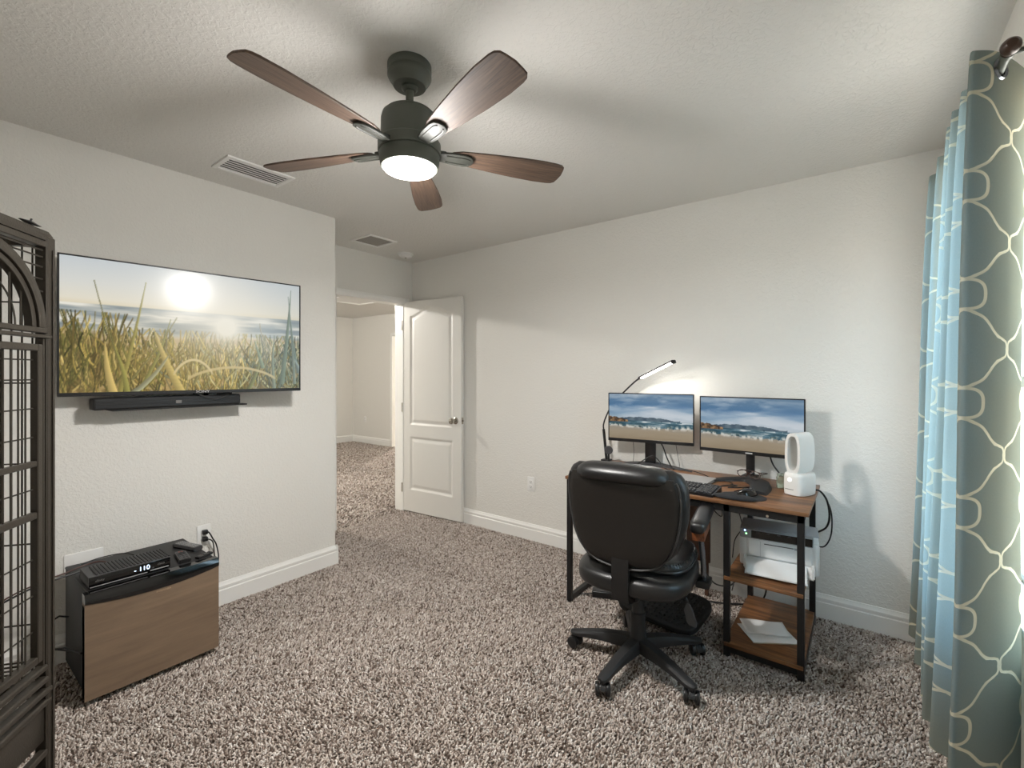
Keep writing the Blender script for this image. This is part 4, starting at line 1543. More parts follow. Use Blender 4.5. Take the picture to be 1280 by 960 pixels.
mp_ = thing('mouse_pad', 'black mouse pad with raised wrist rest at the desk front', 'mouse pad', (-.475, 2.46, DZ), math.radians(4))
poly = [(.100 * math.cos(a) + .012, .080 * math.sin(a) + .012) for a in np.linspace(0, 2 * PI, 40, endpoint=False)]
B().prism(poly, 0, .004, bev=.001).build('pad', M_FABRICGEL, mp_)
B().ball((-.018, -.062, .010), (.185, .066, .024), .7, .8, 32, 12).build('wrist_rest', M_FABRICGEL, mp_)
ms = thing('computer_mouse', 'small black mouse on the mouse pad', 'mouse', (-.452, 2.492, DZ + .004), math.radians(62))
rr = []
for t, w_, h_ in ((-.050, .010, .012), (-.044, .022, .022), (-.025, .029, .031), (0, .031, .036), (.025, .029, .031), (.042, .025, .020), (.050, .014, .010)):
    rr.append([(t, -w_, 0.001), (t, w_, 0.001), (t, w_ * .98, h_ * .5), (t, w_ * .6, h_ * .92), (t, 0, h_), (t, -w_ * .6, h_ * .92), (t, -w_ * .98, h_ * .5)])
B().loft(rr).build('mouse_body', M_GLOSS, ms, angle=50)
B().cyl((.028, -.004, .028), (.028, .004, .028), .008, n=14).build('scroll_wheel', M_DGREY, ms)

gl = thing('eyeglasses', 'thin framed eyeglasses lying on the curved monitor base', 'glasses', (-.485, 2.800, DZ + .036), math.radians(-18))
b = B()
for s in (-1, 1):
    c_ = Vector((s * .034, -.03, .018))
    pts = [c_ + Vector((.027 * math.cos(a) * (1 + .05 * math.cos(2 * a)), 0.004 * math.sin(a), .019 * math.sin(a))) for a in np.linspace(0, 2 * PI, 25)]
    b.tube(pts, .0023, n=6)
b.tube([(-.008, -.03, .022), (0, -.032, .026), (.008, -.03, .022)], .0023, n=6, smooth=3)
b.build('front_frame', M_GLASSFRAME, gl)
for s in (-1, 1):
    B().tube([(s * .061, -.03, .024), (s * .066, -.022, .025), (s * .060, .05, .022), (-s * .01 + s * .02, .085, .012), (s * .0, .10, .004)], .0023, n=6, smooth=4).build('temple', M_GLASSFRAME, gl)
    B().lathe([(0, 0), (.0255, 0), (.0255, .0008), (0, .0008)], n=24, mtx=Matrix.Translation((s * .034, -.0298, .018)) @ Matrix.Rotation(PI / 2, 4, 'X') @ Matrix.Scale(.72, 4, (0, 1, 0))).build('lens', M_GLASS, gl)

# ---- bladeless fan
bf = thing('bladeless_fan', 'white bladeless desk fan on the right front corner of the desk', 'fan', (-.252, 2.705, DZ), math.radians(-24))
ringb = []
for z, sx_, sy_ in ((0, .046, .070), (.004, .050, .075), (.055, .0515, .076), (.093, .0505, .0745), (.106, .047, .071), (.110, .040, .064)):
    ringb.append([(x, y, z) for x, y in superpoly(sx_, sy_, .55, 40)])
B().loft(ringb).build('base', M_FANWHITE, bf, angle=50)
outer = superpoly(.046, .085, .62, 44)
o_ = [(x, z + .204) for x, z in superpoly(.037, .101, .72, 48)]
i_ = [(x, z + .207) for x, z in superpoly(.0245, .083, .72, 48)]
rings = []
for (pl, y_) in ((o_, -.064), (o_, .064), (i_, .060), (i_, -.064)):
    rings.append([(x, y_, z) for x, z in pl])
t = bmesh.new()
vs = [[t.verts.new(p_) for p_ in r_] for r_ in rings]
for a_, c_ in ((0, 1), (1, 2), (2, 3), (3, 0)):
    for k in range(48):
        k2 = (k + 1) % 48
        t.faces.new((vs[a_][k], vs[a_][k2], vs[c_][k2], vs[c_][k]))
bmesh.ops.recalc_face_normals(t, faces=t.faces)
b = B()
b._merge(t)
b.build('air_ring', M_FANWHITE, bf, angle=40)
rings = [[(x * s, y_, .10 * 0 + z) for x, z in [(px * s2, (pz - .205) * s2 + .205) for px, pz in o_]] for y_, s, s2 in ()]
B().lathe([(.0075, -.0005), (.0095, -.0005), (.0095, .0012), (.0075, .0012)], n=24, mtx=Matrix.Translation((-.006, -.0755, .078)) @ Matrix.Rotation(PI / 2, 4, 'X')).lathe([(0, 0), (.003, 0), (.003, .0012), (0, .0012)], n=14, mtx=Matrix.Translation((-.006, -.0755, .078)) @ Matrix.Rotation(PI / 2, 4, 'X')).build('power_button', M_LEDW, bf, 'white ringed power button')
b = B()
b.box(.0375, .0395, -.0560, -.050, .010, .046)
b.box(.0375, .0395, -.0560, -.050, .058, .094)
b.build('side_slot', M_DGREY, bf, angle=0)
B().box(-.028, .012, -.0768, -.0756, .029, .0315).build('lettering_strip', M_LETTERDK, bf, 'thin line of small grey lettering')

jr = thing('small_jar', 'small clear greenish plastic jar half hidden behind the white fan', 'jar', (-.345, 2.79, DZ))
B().lathe([(0, 0), (.019, 0), (.021, .003), (.021, .055), (.017, .062), (.0, .062)], n=20).build('jar_body', M_JAR, jr)
B().lathe([(0, .062), (.018, .062), (.018, .074), (0, .075)], n=20).build('lid', M_JAR, jr)

oc = thing('orange_cable', 'pale orange cable coiled at the left end of the desk', 'cable', (-1.27, 2.80, DZ))
B().tube([(-.10, .06, .004), (-.04, .0, .004), (.0, -.05, .008), (.05, -.03, .016), (.04, .02, .018), (-.01, .01, .014), (.0, -.04, .012), (.06, -.06, .006), (.10, -.03, .004)], .0045, n=6, smooth=5).build('cord', M_ORANGE, oc)


def cable(label, pts, r=.0032, m=M_CABLE, sm=6):
    base_ = Vector(pts[0])
    c = thing('cable', label, 'cable', tuple(base_))
    B().tube([Vector(p_) - base_ for p_ in pts], r, n=6, smooth=sm).build('cord', m, c)
    return c


z = DZ + .003
cable('black cable looping on the desk beside the microphone', [(-1.36, 2.86, z), (-1.28, 2.74, z), (-1.20, 2.70, z + .01), (-1.16, 2.76, z + .03), (-1.19, 2.82, z + .01), (-1.24, 2.79, z), (-1.18, 2.70, z)])
cable('black cable rising from the desk to the left monitor post', [(-1.22, 2.80, z), (-1.15, 2.83, z + .02), (-1.08, 2.885, z + .07), (-1.04, 2.90, z + .05), (-.99, 2.87, z + .01), (-.93, 2.84, z)])
cable('black cable slanting from the left monitor down to the desk', [(-1.06, 2.985, .90), (-1.03, 2.97, .86), (-1.0, 2.95, .80), (-.965, 2.93, .75), (-.94, 2.90, z)], .0042)
cable('thin grey cable hanging behind the right end of the left monitor', [(-.965, 3.02, .88), (-.955, 3.02, .82), (-.94, 3.01, .76), (-.935, 2.995, .73)], .0022, M_CABLEGREY)
cable('thin grey cable hanging behind the left end of the left monitor', [(-1.245, 3.0, .87), (-1.245, 3.01, .80), (-1.25, 3.01, .74), (-1.25, 3.0, .70)], .0022, M_CABLEGREY)
cable('black cable bent under the right monitor beside the white fan', [(-.425, 2.95, .93), (-.42, 2.955, .88), (-.40, 2.93, .83), (-.36, 2.88, .79), (-.335, 2.85, .765), (-.32, 2.83, z)], .0045)
cable('thin black cable crossing the desk between the monitors', [(-.91, 2.90, z), (-.84, 2.90, z + .006), (-.76, 2.87, z), (-.70, 2.80, z), (-.66, 2.78, z)], .0025)
cable('black cable looped on the desk between laptop and mouse pad', [(-.645, 2.56, z), (-.60, 2.62, z), (-.555, 2.68, z), (-.53, 2.655, z + .005), (-.565, 2.61, z), (-.50, 2.66, z), (-.47, 2.70, z), (-.50, 2.60, z), (-.52, 2.545, z)], .0028)
cable('black cable lying under the curved monitor base', [(-.70, 2.66, z), (-.655, 2.72, z), (-.60, 2.76, z), (-.56, 2.70, z), (-.60, 2.63, z)], .003)
cable('black cord hanging off the right end of the desk behind the fan', [(-.20, 2.77, z + .012), (-.172, 2.775, z + .008), (-.145, 2.80, .70), (-.135, 2.82, .62), (-.15, 2.86, .55), (-.19, 2.92, .50), (-.23, 2.96, .46)], .0048)
cable('thinner black cord drooping right of the printer', [(-.20, 2.80, z + .012), (-.165, 2.81, .73), (-.13, 2.84, .64), (-.13, 2.86, .52), (-.16, 2.89, .44), (-.21, 2.94, .42)], .0035)

# ---- printer and papers on the side shelves
pr_ = thing('printer', 'white laser printer with grey top on the middle desk shelf', 'printer', (-.341, 2.680, .375), math.radians(6))
PW, PD, PH = .165, .100, .188
b = B()
sec = [(-PD, .006), (PD, .006), (PD, PH - .030), (PD - .03, PH - .006), (-PD + .02, PH - .006), (-PD, PH - .030)]
b.loft([[(s * PW, y_, z_) for y_, z_ in sec] for s in (-1, 1)])
bodyb = b.build('printer_body', M_PRINTER, pr_, angle=25)
B().box(-PW - .004, -PW + .030, -PD - .003, PD - .01, .0, PH - .05, .012, 3).build('side_panel', M_PRINTER, pr_)
B().box(PW - .026, PW + .004, -PD - .003, PD - .01, .0, PH - .03, .014, 3).build('side_panel', M_PRINTER, pr_)
b = B()
b.box(-PW - .003, PW - .02, -PD - .004, -PD + .03, PH - .052, PH - .004, .006, 2)
b.box(-PW - .003, PW + .003, -PD + .02, PD - .02, PH - .012, PH, .005, 2)
b.build('top_panel', M_PRINTGREY, pr_, 'grey top and front band')
B().box(-PW + .048, PW - .024, -PD - .0055, -PD - .003, PH - .047, PH - .010, .001, 1).build('paper_slot', M_GLOSS, pr_, 'black paper exit slot')
b = B()
for i in range(5):
    b.box(-PW + .07 + i * .045, -PW + .085 + i * .045, -PD - .0065, -PD - .0052, PH - .018, PH - .014)
b.build('slot_rollers', M_DGREY, pr_, angle=0)
B().box(-PW + .034, PW - .028, -PD - .0055, -PD - .001, .052, PH - .055, .002, 1).build('front_cover', M_PRINTER, pr_)
B().box(-PW + .105, PW - .10, -PD - .0068, -PD - .005, PH - .070, PH - .066).build('cover_seam', M_DGREY, pr_, angle=0)
B().box(-PW + .088, -PW + .0892, -PD - .0062, -PD - .005, .054, PH - .058).build('cover_seam', M_PRINTGREY, pr_, angle=0)
B().box(PW - .098, PW - .082, -PD - .0072, -PD - .005, PH - .074, PH - .064).build('badge', M_PRINTGREY, pr_)
for i, (zz_, mm) in enumerate(((PH - .014, M_LEDB), (PH - .030, M_LEDG))):
    B().lathe([(0, 0), (.004, 0), (.003, .002), (0, .002)], n=12, mtx=Matrix.Translation((-PW + .020 + i * .006, -PD - .004, zz_)) @ Matrix.Rotation(PI / 2, 4, 'X')).build('status_light', mm, pr_, ['small glowing blue light', 'small glowing green light'][i])
b = B()
b.loft([[(-PW + .022, -PD - .002, .012), (PW - .02, -PD - .002, .012), (PW - .02, -PD - .002, .045), (-PW + .022, -PD - .002, .045)],
        [(-PW + .022, -PD - .055, .003), (PW - .02, -PD - .055, .003), (PW - .02, -PD - .055, .009), (-PW + .022, -PD - .055, .009)]])
b.box(-PW + .018, -PW + .030, -PD - .06, -PD, .010, .056, .002, 1)
b.box(PW - .028, PW - .016, -PD - .06, -PD, .010, .056, .002, 1)
b.build('paper_tray', M_PRINTER, pr_)
ps = thing('paper_stack', 'white paper sheets sticking out of the printer tray', 'paper', (-.330, 2.505, .389), math.radians(6))
b = B()
for i in range(4):
    g = []
    for t in np.linspace(0, 1, 6):
        y_ = -.075 + .14 * t
        zz_ = .0 + .030 * t + .0016 * i
        g.append([(-.128 + .002 * i, y_, zz_), (.126 - .001 * i, y_ - .0, zz_ - .004), (.126 - .001 * i, y_, zz_ - .0028), (-.128 + .002 * i, y_, zz_ + .0012)])
    b.loft(g)
b.build('sheets', M_PAPER, ps, angle=0)

pp_ = thing('notepad', 'thick white notepad lying on the bottom desk shelf', 'notepad', (-.367, 2.547, .0622), math.radians(33))
b = B()
for i in range(6):
    r_ = random.Random(i)
    dx_, dy_ = r_.uniform(-.004, .004), r_.uniform(-.003, .003)
    b.cbox((dx_, dy_, .0008 + i * .0012), (.205, .155, .0010), (0, 0, r_.uniform(-.02, .02)))
b.build('pages', M_PAPEROLD, pp_, angle=0)
b = B()
g = []
for t in np.linspace(0, 1, 12):
    y_ = -.08 + .16 * t
    g.append([(-.105 - .012 * t, y_, 0.0074 + .002 * t * t + .001 * math.sin(t * 9)), (.105, y_, .0074 + .001 * math.sin(t * 6)), (.105, y_, .0084 + .001 * math.sin(t * 6)), (-.105 - .012 * t, y_, 0.0084 + .002 * t * t + .001 * math.sin(t * 9))])
b.loft(g)
b.build('top_sheet', M_PAPER, pp_, angle=0)
sh2 = thing('loose_sheet', 'loose crumpled white sheet on top of the notepad on the bottom shelf', 'paper', (-.385, 2.575, .0625), math.radians(25))
nx_, ny_ = 14, 12
X, Y = np.meshgrid(np.linspace(-.10, .10, nx_), np.linspace(-.06, .075, ny_))
Zs = .0150 + .003 * np.sin(X * 38) * np.cos(Y * 30) + .10 * np.clip(Y - .02, 0, 1) ** 1.5
sheet = grid_mesh('sheet', np.stack([X, Y, Zs], -1))
o = obj('sheet', sheet, M_PAPER, sh2, angle=0)
md = o.modifiers.new('thick', 'SOLIDIFY')
md.thickness = .0012
# ================================================================== OFFICE CHAIR
ch = thing('office_chair', 'black leather swivel office chair with rounded back facing the desk', 'chair', (-.83, 2.055, 0), math.radians(5))
# five star base (angles in world, minus the chair's turn)
hub = B()
hub.lathe([(0, .068), (.036, .068), (.040, .075), (.040, .118), (.034, .128), (0, .128)], n=32)
hub.build('base_hub', M_BLACKM, ch)
lm = B()
rings = []
for t, w_, zt, zb_ in ((.02, .034, .124, .070), (.08, .031, .122, .072), (.16, .027, .114, .074), (.24, .024, .098, .068), (.285, .023, .086, .062), (.312, .019, .082, .064), (.322, .010, .079, .068)):
    rings.append([(t, -w_, zb_), (t, w_, zb_), (t, w_, zb_ + (zt - zb_) * .6), (t, w_ * .7, zt - .003), (t, 0, zt), (t, -w_ * .7, zt - .003), (t, -w_, zb_ + (zt - zb_) * .6)])
lm.loft(rings)
leg_me = lm.mesh('base_leg')
leg_me.materials.append(M_BLACKM)
cm = B()
for s in (-1, 1):
    cm.lathe([(0, 0), (.018, 0), (.026, .003), (.0275, .008), (.026, .017), (.018, .020), (0, .020)], n=28, mtx=Matrix.Translation((0, s * .012, .0275)) @ Matrix.Rotation(-s * PI / 2, 4, 'X'))
caster_me = cm.mesh('caster')
caster_me.materials.append(M_BLACK)
hm = B()
sec = [(.029 * math.cos(a), .0275 + .029 * math.sin(a)) for a in np.linspace(math.radians(10), math.radians(185), 14)]
hm.loft([[(x, y_, z_) for x, z_ in sec] + [(x * .8, y_, .0275 + (z_ - .0275) * .8) for x, z_ in reversed(sec)] for y_ in (-.011, .011)])
hm.cyl((0.006, 0, .05), (.006, 0, .072), .009, n=12)
hood_me = hm.mesh('caster_hood')
hood_me.materials.append(M_BLACKM)
for k in range(5):
    a = math.radians(-96 + 72 * k - 5)
    lg = obj('base_leg', leg_me, None, ch)
    lg.rotation_euler = (0, 0, a)
    cs = obj('caster', caster_me, None, lg)
    cs.location = (.302, 0, 0)
    cs.rotation_euler = (0, 0, math.radians((35, -50, 80, 10, -20)[k]))
    hd = obj('caster_hood', hood_me, None, lg)
    hd.location = (.302, 0, 0)
    hd.rotation_euler = cs.rotation_euler
B().lathe([(0, .12), (.036, .12), (.034, .20), (.033, .235), (.028, .238), (.028, .275), (.026, .278), (.022, .29), (.022, .37), (0, .37)], n=28).build('gas_column', M_BLACKM, ch)
B().box(-.10, .10, -.11, .13, .362, .392, .012, 3).box(-.05, .05, -.16, .06, .350, .382, .01, 3).build('tilt_mechanism', M_METALB, ch)
# back support bar
rings = []
for y_, z_ in ((-.05, .368), (-.16, .368), (-.205, .376), (-.236, .39), (-.246, .44), (-.244, .52), (-.238, .58)):
    rings.append((y_, z_))
jb = B()
sec = []
for i, (y_, z_) in enumerate(rings):
    a_ = rings[max(i - 1, 0)]
    c_ = rings[min(i + 1, len(rings) - 1)]
    d_ = Vector((c_[0] - a_[0], c_[1] - a_[1])).normalized()
    n_ = Vector((-d_.y, d_.x)) * .011
    sec.append([(-.036, y_ + n_.x, z_ + n_.y), (.036, y_ + n_.x, z_ + n_.y), (.036, y_ - n_.x, z_ - n_.y), (-.036, y_ - n_.x, z_ - n_.y)])
jb.loft(sec)
jb.build('back_support', M_METALB, ch, angle=50)

# seat: lower shell cushion and stitched top pillow
B().ball((.0, .015, .440), (.500, .52, .112), .55, .62, 48, 20).build('seat', M_LEATHER, ch, angle=60)
sp_ = B().ball((.0, .055, .503), (.470, .42, .100), .65, .6, 56, 18).build('seat_pillow', M_LEATHER, ch, angle=60)
b = B()
ring = [Vector((x, y + .055, .500)) for x, y in superpoly(.2365, .211, .6, 72)]
b.tube(ring + [ring[0]], .0045, n=6)
b.build('piping', M_PIPING, sp_)
gm_ = B().cbox((0, 0, 0), (.016, .004, .020), (0, 0, 0), .0015, 1).mesh('gather')
gm_.materials.append(M_LEATHER)
for k in range(72):
    x, y = superpoly(.225, .200, .6, 72)[k]
    o = obj('gather', gm_, None, sp_)
    o.location = (x, y + .055, .520)
    o.rotation_euler = (0, math.radians(-25), math.atan2(y, x))


# backrest
def back_outline(z):
    """half width of the back at height z"""
    return float(np.interp(z, [.515, .53, .555, .60, .66, .74, .82, .88, .925, .945], [.05, .115, .170, .212, .240, .258, .263, .258, .238, .205]))


def back_y(z):
    return float(np.interp(z, [.5, .62, .75, .95], [-.222, -.238, -.246, -.272]))


def back_loft(scale, y_off, th, e, z0=.515, z1=.945, n=26, nu=36, zs=None):
    rings = []
    for z in (zs if zs is not None else np.linspace(z0, z1, n)):
        hw = back_outline(z) * scale
        edge = min(1.0, (z - z0 + .004) / .05, (z1 + .004 - z) / .035) ** .5
        rings.append([(x, y + back_y(z) + y_off - .10 * (x / .25) ** 2 * -.35, z) for x, y in superpoly(hw, th * edge, e, nu)])
    return rings


B().loft(back_loft(1.0, .045, .055, .62)).build('backrest', M_LEATHER, ch, angle=70)
B().loft(back_loft(.90, -.006, .018, .45, .535, .915)).build('back_panel', M_LEATHER_BACK, ch, 'smooth matte black rear panel of the backrest', angle=70)
zs = np.linspace(.535, .905, 20)
lft = [Vector((-back_outline(z) * .915, back_y(z) - .010 + .035 * (back_outline(z) * .915 / .25) ** 2, z)) for z in zs]
rgt = [Vector((-v.x, v.y, v.z)) for v in lft]
botp = [Vector((x, back_y(.528) - .012 + .035 * (x / .25) ** 2, .533 - .012 * (1 - (x / .11) ** 2))) for x in np.linspace(-lft[0].x * -1, rgt[0].x, 8)]
B().tube(lft[::-1] + botp[1:-1] + rgt, .005, n=6).build('piping', M_PIPING, ch, 'shiny seam piping around the rear panel')
rings = []
for t in np.linspace(-1, 1, 25):
    e_ = (1 - abs(t) ** 8) ** .5 if abs(t) < 1 else .05
    x = t * .196
    rings.append([(x, -.240 + .022 * t * t + .074 * max(e_, .45) * math.cos(a) * 1.0, .920 - .008 * t * t + .042 * max(e_, .45) * math.sin(a)) for a in np.linspace(0, 2 * PI, 24, endpoint=False)])
B().loft(rings).build('headroll', M_LEATHER, ch, angle=60)

# arms
for s in (-1, 1):
    rings = []
    for t, w_, h_, z_ in ((-.145, .020, .016, .640), (-.138, .030, .024, .642), (-.10, .036, .027, .648), (0, .036, .026, .664), (.09, .034, .024, .676), (.125, .028, .020, .678), (.135, .016, .012, .677)):
        rings.append([(s * .250 + w_ * math.copysign(abs(math.cos(a)) ** .7, math.cos(a)), (.195 + t * 1.12), z_ + .010 + h_ * math.copysign(abs(math.sin(a)) ** .7, math.sin(a))) for a in np.linspace(0, 2 * PI, 24, endpoint=False)])
    ap = B().loft(rings).build('arm_pad', M_LEATHER, ch, angle=60)
    B().loft([[(s * .25 - .026, .07, .588), (s * .25 + .026, .07, .588), (s * .25 + .026, .07, .632), (s * .25 - .026, .07, .632)],
              [(s * .25 - .026, .20, .612), (s * .25 + .026, .20, .612), (s * .25 + .026, .20, .650), (s * .25 - .026, .20, .650)]]).build('arm_block', M_ARMWOOD, ap, 'reddish wooden block under the arm pad')
    B().tube([(s * .252, .115, .62), (s * .255, .12, .56), (s * .262, .13, .46), (s * .262, .135, .395)], .0125, n=12, smooth=4).build('arm_post', M_STEELDK, ch, 'dark chrome arm post')
    B().box(s * .10 if s > 0 else -.285, .285 if s > 0 else -.10, .115, .155, .372, .394, .004, 2).box(s * .262 - .03, s * .262 + .03, .09, .18, .368, .400, .006, 2).build('arm_bracket', M_METALB, ch)
# height lever with paddle
B().tube([(.08, .05, .352), (.16, .045, .348), (.205, .035, .335), (.214, .03, .31)], .005, n=8, smooth=4).build('lever', M_METALB, ch)
B().loft([[(.208, .024, .318), (.220, .024, .318), (.220, .036, .318), (.208, .036, .318)],
          [(.200, .018, .29), (.236, .018, .288), (.236, .036, .288), (.200, .036, .29)],
          [(.212, .012, .245), (.254, .012, .240), (.254, .028, .240), (.212, .028, .245)],
          [(.222, .010, .232), (.252, .010, .228), (.252, .022, .228), (.222, .022, .232)]]).build('lever_paddle', M_DGREY, ch, angle=50)

# ================================================================== UNDER THE DESK
ft = thing('foot_rest', 'black rocking foot rest with bumpy rubber top under the desk', 'foot rest', (-.865, 2.50, 0), math.radians(-10))
tilt = Matrix.Translation((0, 0, .086)) @ Matrix.Rotation(math.radians(13), 4, 'X')
B().prism(superpoly(.225, .150, .38, 48), -.022, .014, bev=.008, mtx=tilt, seg=3).build('platform', M_BLACKM, ft)
b = B()
b.loft([[(s * .16, y_, z_) for y_, z_ in ((-.10, .035), (-.08, .004), (-.03, -.006), (.03, -.006), (.08, .006), (.11, .080), (.0, .055))] for s in (-1, 1)])
b.build('rocker_base', M_BLACK, ft)
b = B()
b.lathe([(0, 0), (.0075, 0), (.0065, .004), (.003, .006), (0, .006)], n=8)
bm2 = b.mesh('bump')
bm2.materials.append(M_RUBBER)
plat = [o for o in ft.children if o.name.startswith('platform')][0]
n_b = 0
for i in range(15):
    for j in range(10):
        x, y = -.196 + i * .028, -.122 + j * .0272
        if (abs(x) / .208) ** 4 + (abs(y) / .136) ** 4 > 1 or (abs(x) < .03 and abs(y - .02) < .014):
            continue
        o = obj('bump', bm2, None, plat, angle=60)
        o.matrix_local = tilt @ Matrix.Translation((x, y, .0135))
        n_b += 1
b = B()
for s in (-1, 1):
    pts = [Vector((s * .013 + .012 * math.cos(a), .02 + .009 * math.sin(a), .0165)) for a in np.linspace(0, 2 * PI, 21)]
    b.tube(pts, .0026, n=6)
o = b.build('logo', M_LETTER, plat, 'pale infinity shaped logo')
o.matrix_local = tilt

pw = thing('power_strip', 'black power brick with cords on the carpet under the chair', 'power brick', (-1.235, 2.545, 0), math.radians(24))
B().box(-.075, .075, -.03, .03, -.003, .036, .006, 3).build('case', M_BLACK, pw)
B().box(-.05, .05, -.02, .02, .0358, .0366).build('label_plate', M_DGREY, pw, angle=0)
cable('black cord curling on the carpet left of the chair base', [(-1.30, 2.51, .012), (-1.37, 2.47, .004), (-1.40, 2.53, .003), (-1.36, 2.62, .003), (-1.30, 2.66, .003), (-1.33, 2.74, .003), (-1.28, 2.80, .003)], .0035)
cable('black cord from the power brick to the wall under the desk', [(-1.17, 2.575, .015), (-1.08, 2.64, .004), (-1.0, 2.72, .003), (-.94, 2.80, .003), (-.90, 2.90, .06), (-.91, 3.0, .25)], .0035)
cable('black cable hanging in a loop below the desk beside the chair back', [(-.70, 2.96, .70), (-.74, 2.93, .62), (-.72, 2.90, .55), (-.66, 2.90, .50), (-.68, 2.93, .60), (-.73, 2.95, .66)], .003)
cable('thin black cable hanging from the desk behind the armrest', [(-.62, 2.97, .70), (-.60, 2.95, .60), (-.565, 2.93, .50), (-.56, 2.94, .44), (-.60, 2.95, .36), (-.615, 2.96, .25)], .0028)
cable('black cable sagging from the chair side to the printer shelf leg', [(-.75, 2.86, .18), (-.68, 2.82, .13), (-.60, 2.82, .14), (-.56, 2.85, .19), (-.50, 2.93, .27)], .004)
cable('black cable curving up from the carpet to the printer', [(-.62, 2.97, .05), (-.585, 2.96, .20), (-.55, 2.95, .30), (-.50, 2.94, .365), (-.46, 2.93, .40)], .0032)
cable('thick black cord along the carpet behind the foot rest', [(-.95, 2.80, .004), (-.80, 2.83, .004), (-.66, 2.87, .004), (-.55, 2.93, .006), (-.48, 2.96, .02), (-.44, 2.965, .10), (-.44, 2.965, .30)], .0045)
cable('thin black wire below the desk edge above the printer', [(-.50, 2.95, .70), (-.53, 2.93, .66), (-.585, 2.90, .62), (-.62, 2.90, .575)], .0026)

# ================================================================== BIRD CAGE
cg = thing('bird_cage', 'tall dark bronze metal bird cage with arched door at the left edge', 'bird cage', (-1.873, .264, 0), math.atan2(-.626, .78))
CW, CD, CH = .51, .46, 1.742
Rb = Matrix.Rotation


def cbar(name, x0, x1, y0, y1, z0, z1, bev=.002, par=None):
    return B().box(x0, x1, y0, y1, z0, z1, bev, 1).build(name, M_CAGE, par or cg)


for px_ in (0.0, CW):
    for py_ in (0, -CD):
        sx_ = 1 if px_ == 0 else -1
        sy_ = -1 if py_ == 0 else 1
        p_ = cbar('corner_post', px_ - (.004 if sx_ > 0 else .030), px_ + (.030 if sx_ > 0 else .004), py_ - (.032 if sy_ < 0 else 0), py_ + (0 if sy_ < 0 else .032), .06, CH - .012, .004)
        b = B()
        b.box(px_ + sx_ * .010 - .0035, px_ + sx_ * .010 + .0035, py_ - .001 if py_ == 0 else py_ - .003, py_ + .004 if py_ == 0 else py_ + .001, .10, CH - .05, .001, 1)
        b.build('post_rib', M_CAGE, p_)
        cst = B()
        cst.lathe([(0, 0), (.018, .0), (.024, .003), (.024, .020), (.018, .023), (0, .023)], n=20, mtx=Matrix.Translation((px_ + sx_ * .013, py_ + sy_ * .004, .0235)) @ Rb(PI / 2, 4, 'X'))
        cst.cyl((px_ + sx_ * .013, py_ + sy_ * .016, .045), (px_ + sx_ * .013, py_ + sy_ * .016, .065), .008, n=10)
        cst.build('caster', M_BLACK, cg)
# top rails (double, with chamfered corners)
for nm, y_ in (('front_top_rail', -.016), ('back_top_rail', -CD + .016)):
    b = B()
    b.prism([(0.0, 1.716), (CW, 1.716), (CW, 1.733), (CW - .018, 1.744), (.018, 1.744), (0, 1.733)], -.012, .012, bev=.002, mtx=Matrix.Translation((0, y_, 0)) @ Rb(PI / 2, 4, 'X'))
    b.box(.026, CW - .026, y_ - .011, y_ + .013, 1.696, 1.714, .002, 1)
    b.build(nm, M_CAGE, cg)
for x_ in (.012, CW - .012):
    cbar('side_top_rail', x_ - .012, x_ + .012, -CD + .02, -.02, 1.700, 1.742)
# front frame
for z0, z1 in ((1.437, 1.447), (1.451, 1.466)):
    cbar('cross_rail', .030 if z0 > 1.45 else .012, CW - .03, -.022, .002, z0, z1)
# arched surround
acx, acz = CW / 2, 1.466
for r0, r1, nm in ((.196, .222, 'arch_frame'), (.176, .192, 'arch_door_frame')):
    out = [(acx - r1 * math.cos(a), acz + r1 * math.sin(a)) for a in np.linspace(0, PI, 41)]
    inn = [(acx - r0 * math.cos(a), acz + r0 * math.sin(a)) for a in np.linspace(0, PI, 41)]
    B().prism(out + inn[::-1], -.010, .010, bev=.002, mtx=Matrix.Translation((0, -.010 if r0 > .19 else -.014, 0)) @ Rb(PI / 2, 4, 'X')).build(nm, M_CAGE, cg)
# fan shaped wires in the arch
for k, x_ in enumerate(np.linspace(.105, CW - .105, 9)):
    hgt = math.sqrt(max(.18 ** 2 - (x_ - acx) ** 2, 0))
    B().cyl((x_, -.014, acz), (x_, -.014, acz + hgt), .0022, n=6).build('bar', M_CAGE, cg)
for rr_ in (.075, .135):
    B().tube([(acx - rr_ * math.cos(a), -.016, acz + rr_ * math.sin(a)) for a in np.linspace(0, PI, 25)], .0024, n=6).build('arch_wire', M_CAGE, cg)
for z in (1.500, 1.535, 1.57, 1.605, 1.640, 1.668, 1.687):
    dx_ = math.sqrt(max(.222 ** 2 - (z - acz) ** 2, 0))
    for x0, x1 in ((.030, acx - dx_), (acx + dx_, CW - .03)):
        if x1 - x0 > .01:
            B().cyl((x0, -.012, z), (x1, -.012, z), .0024, n=6).build('bar', M_CAGE, cg)
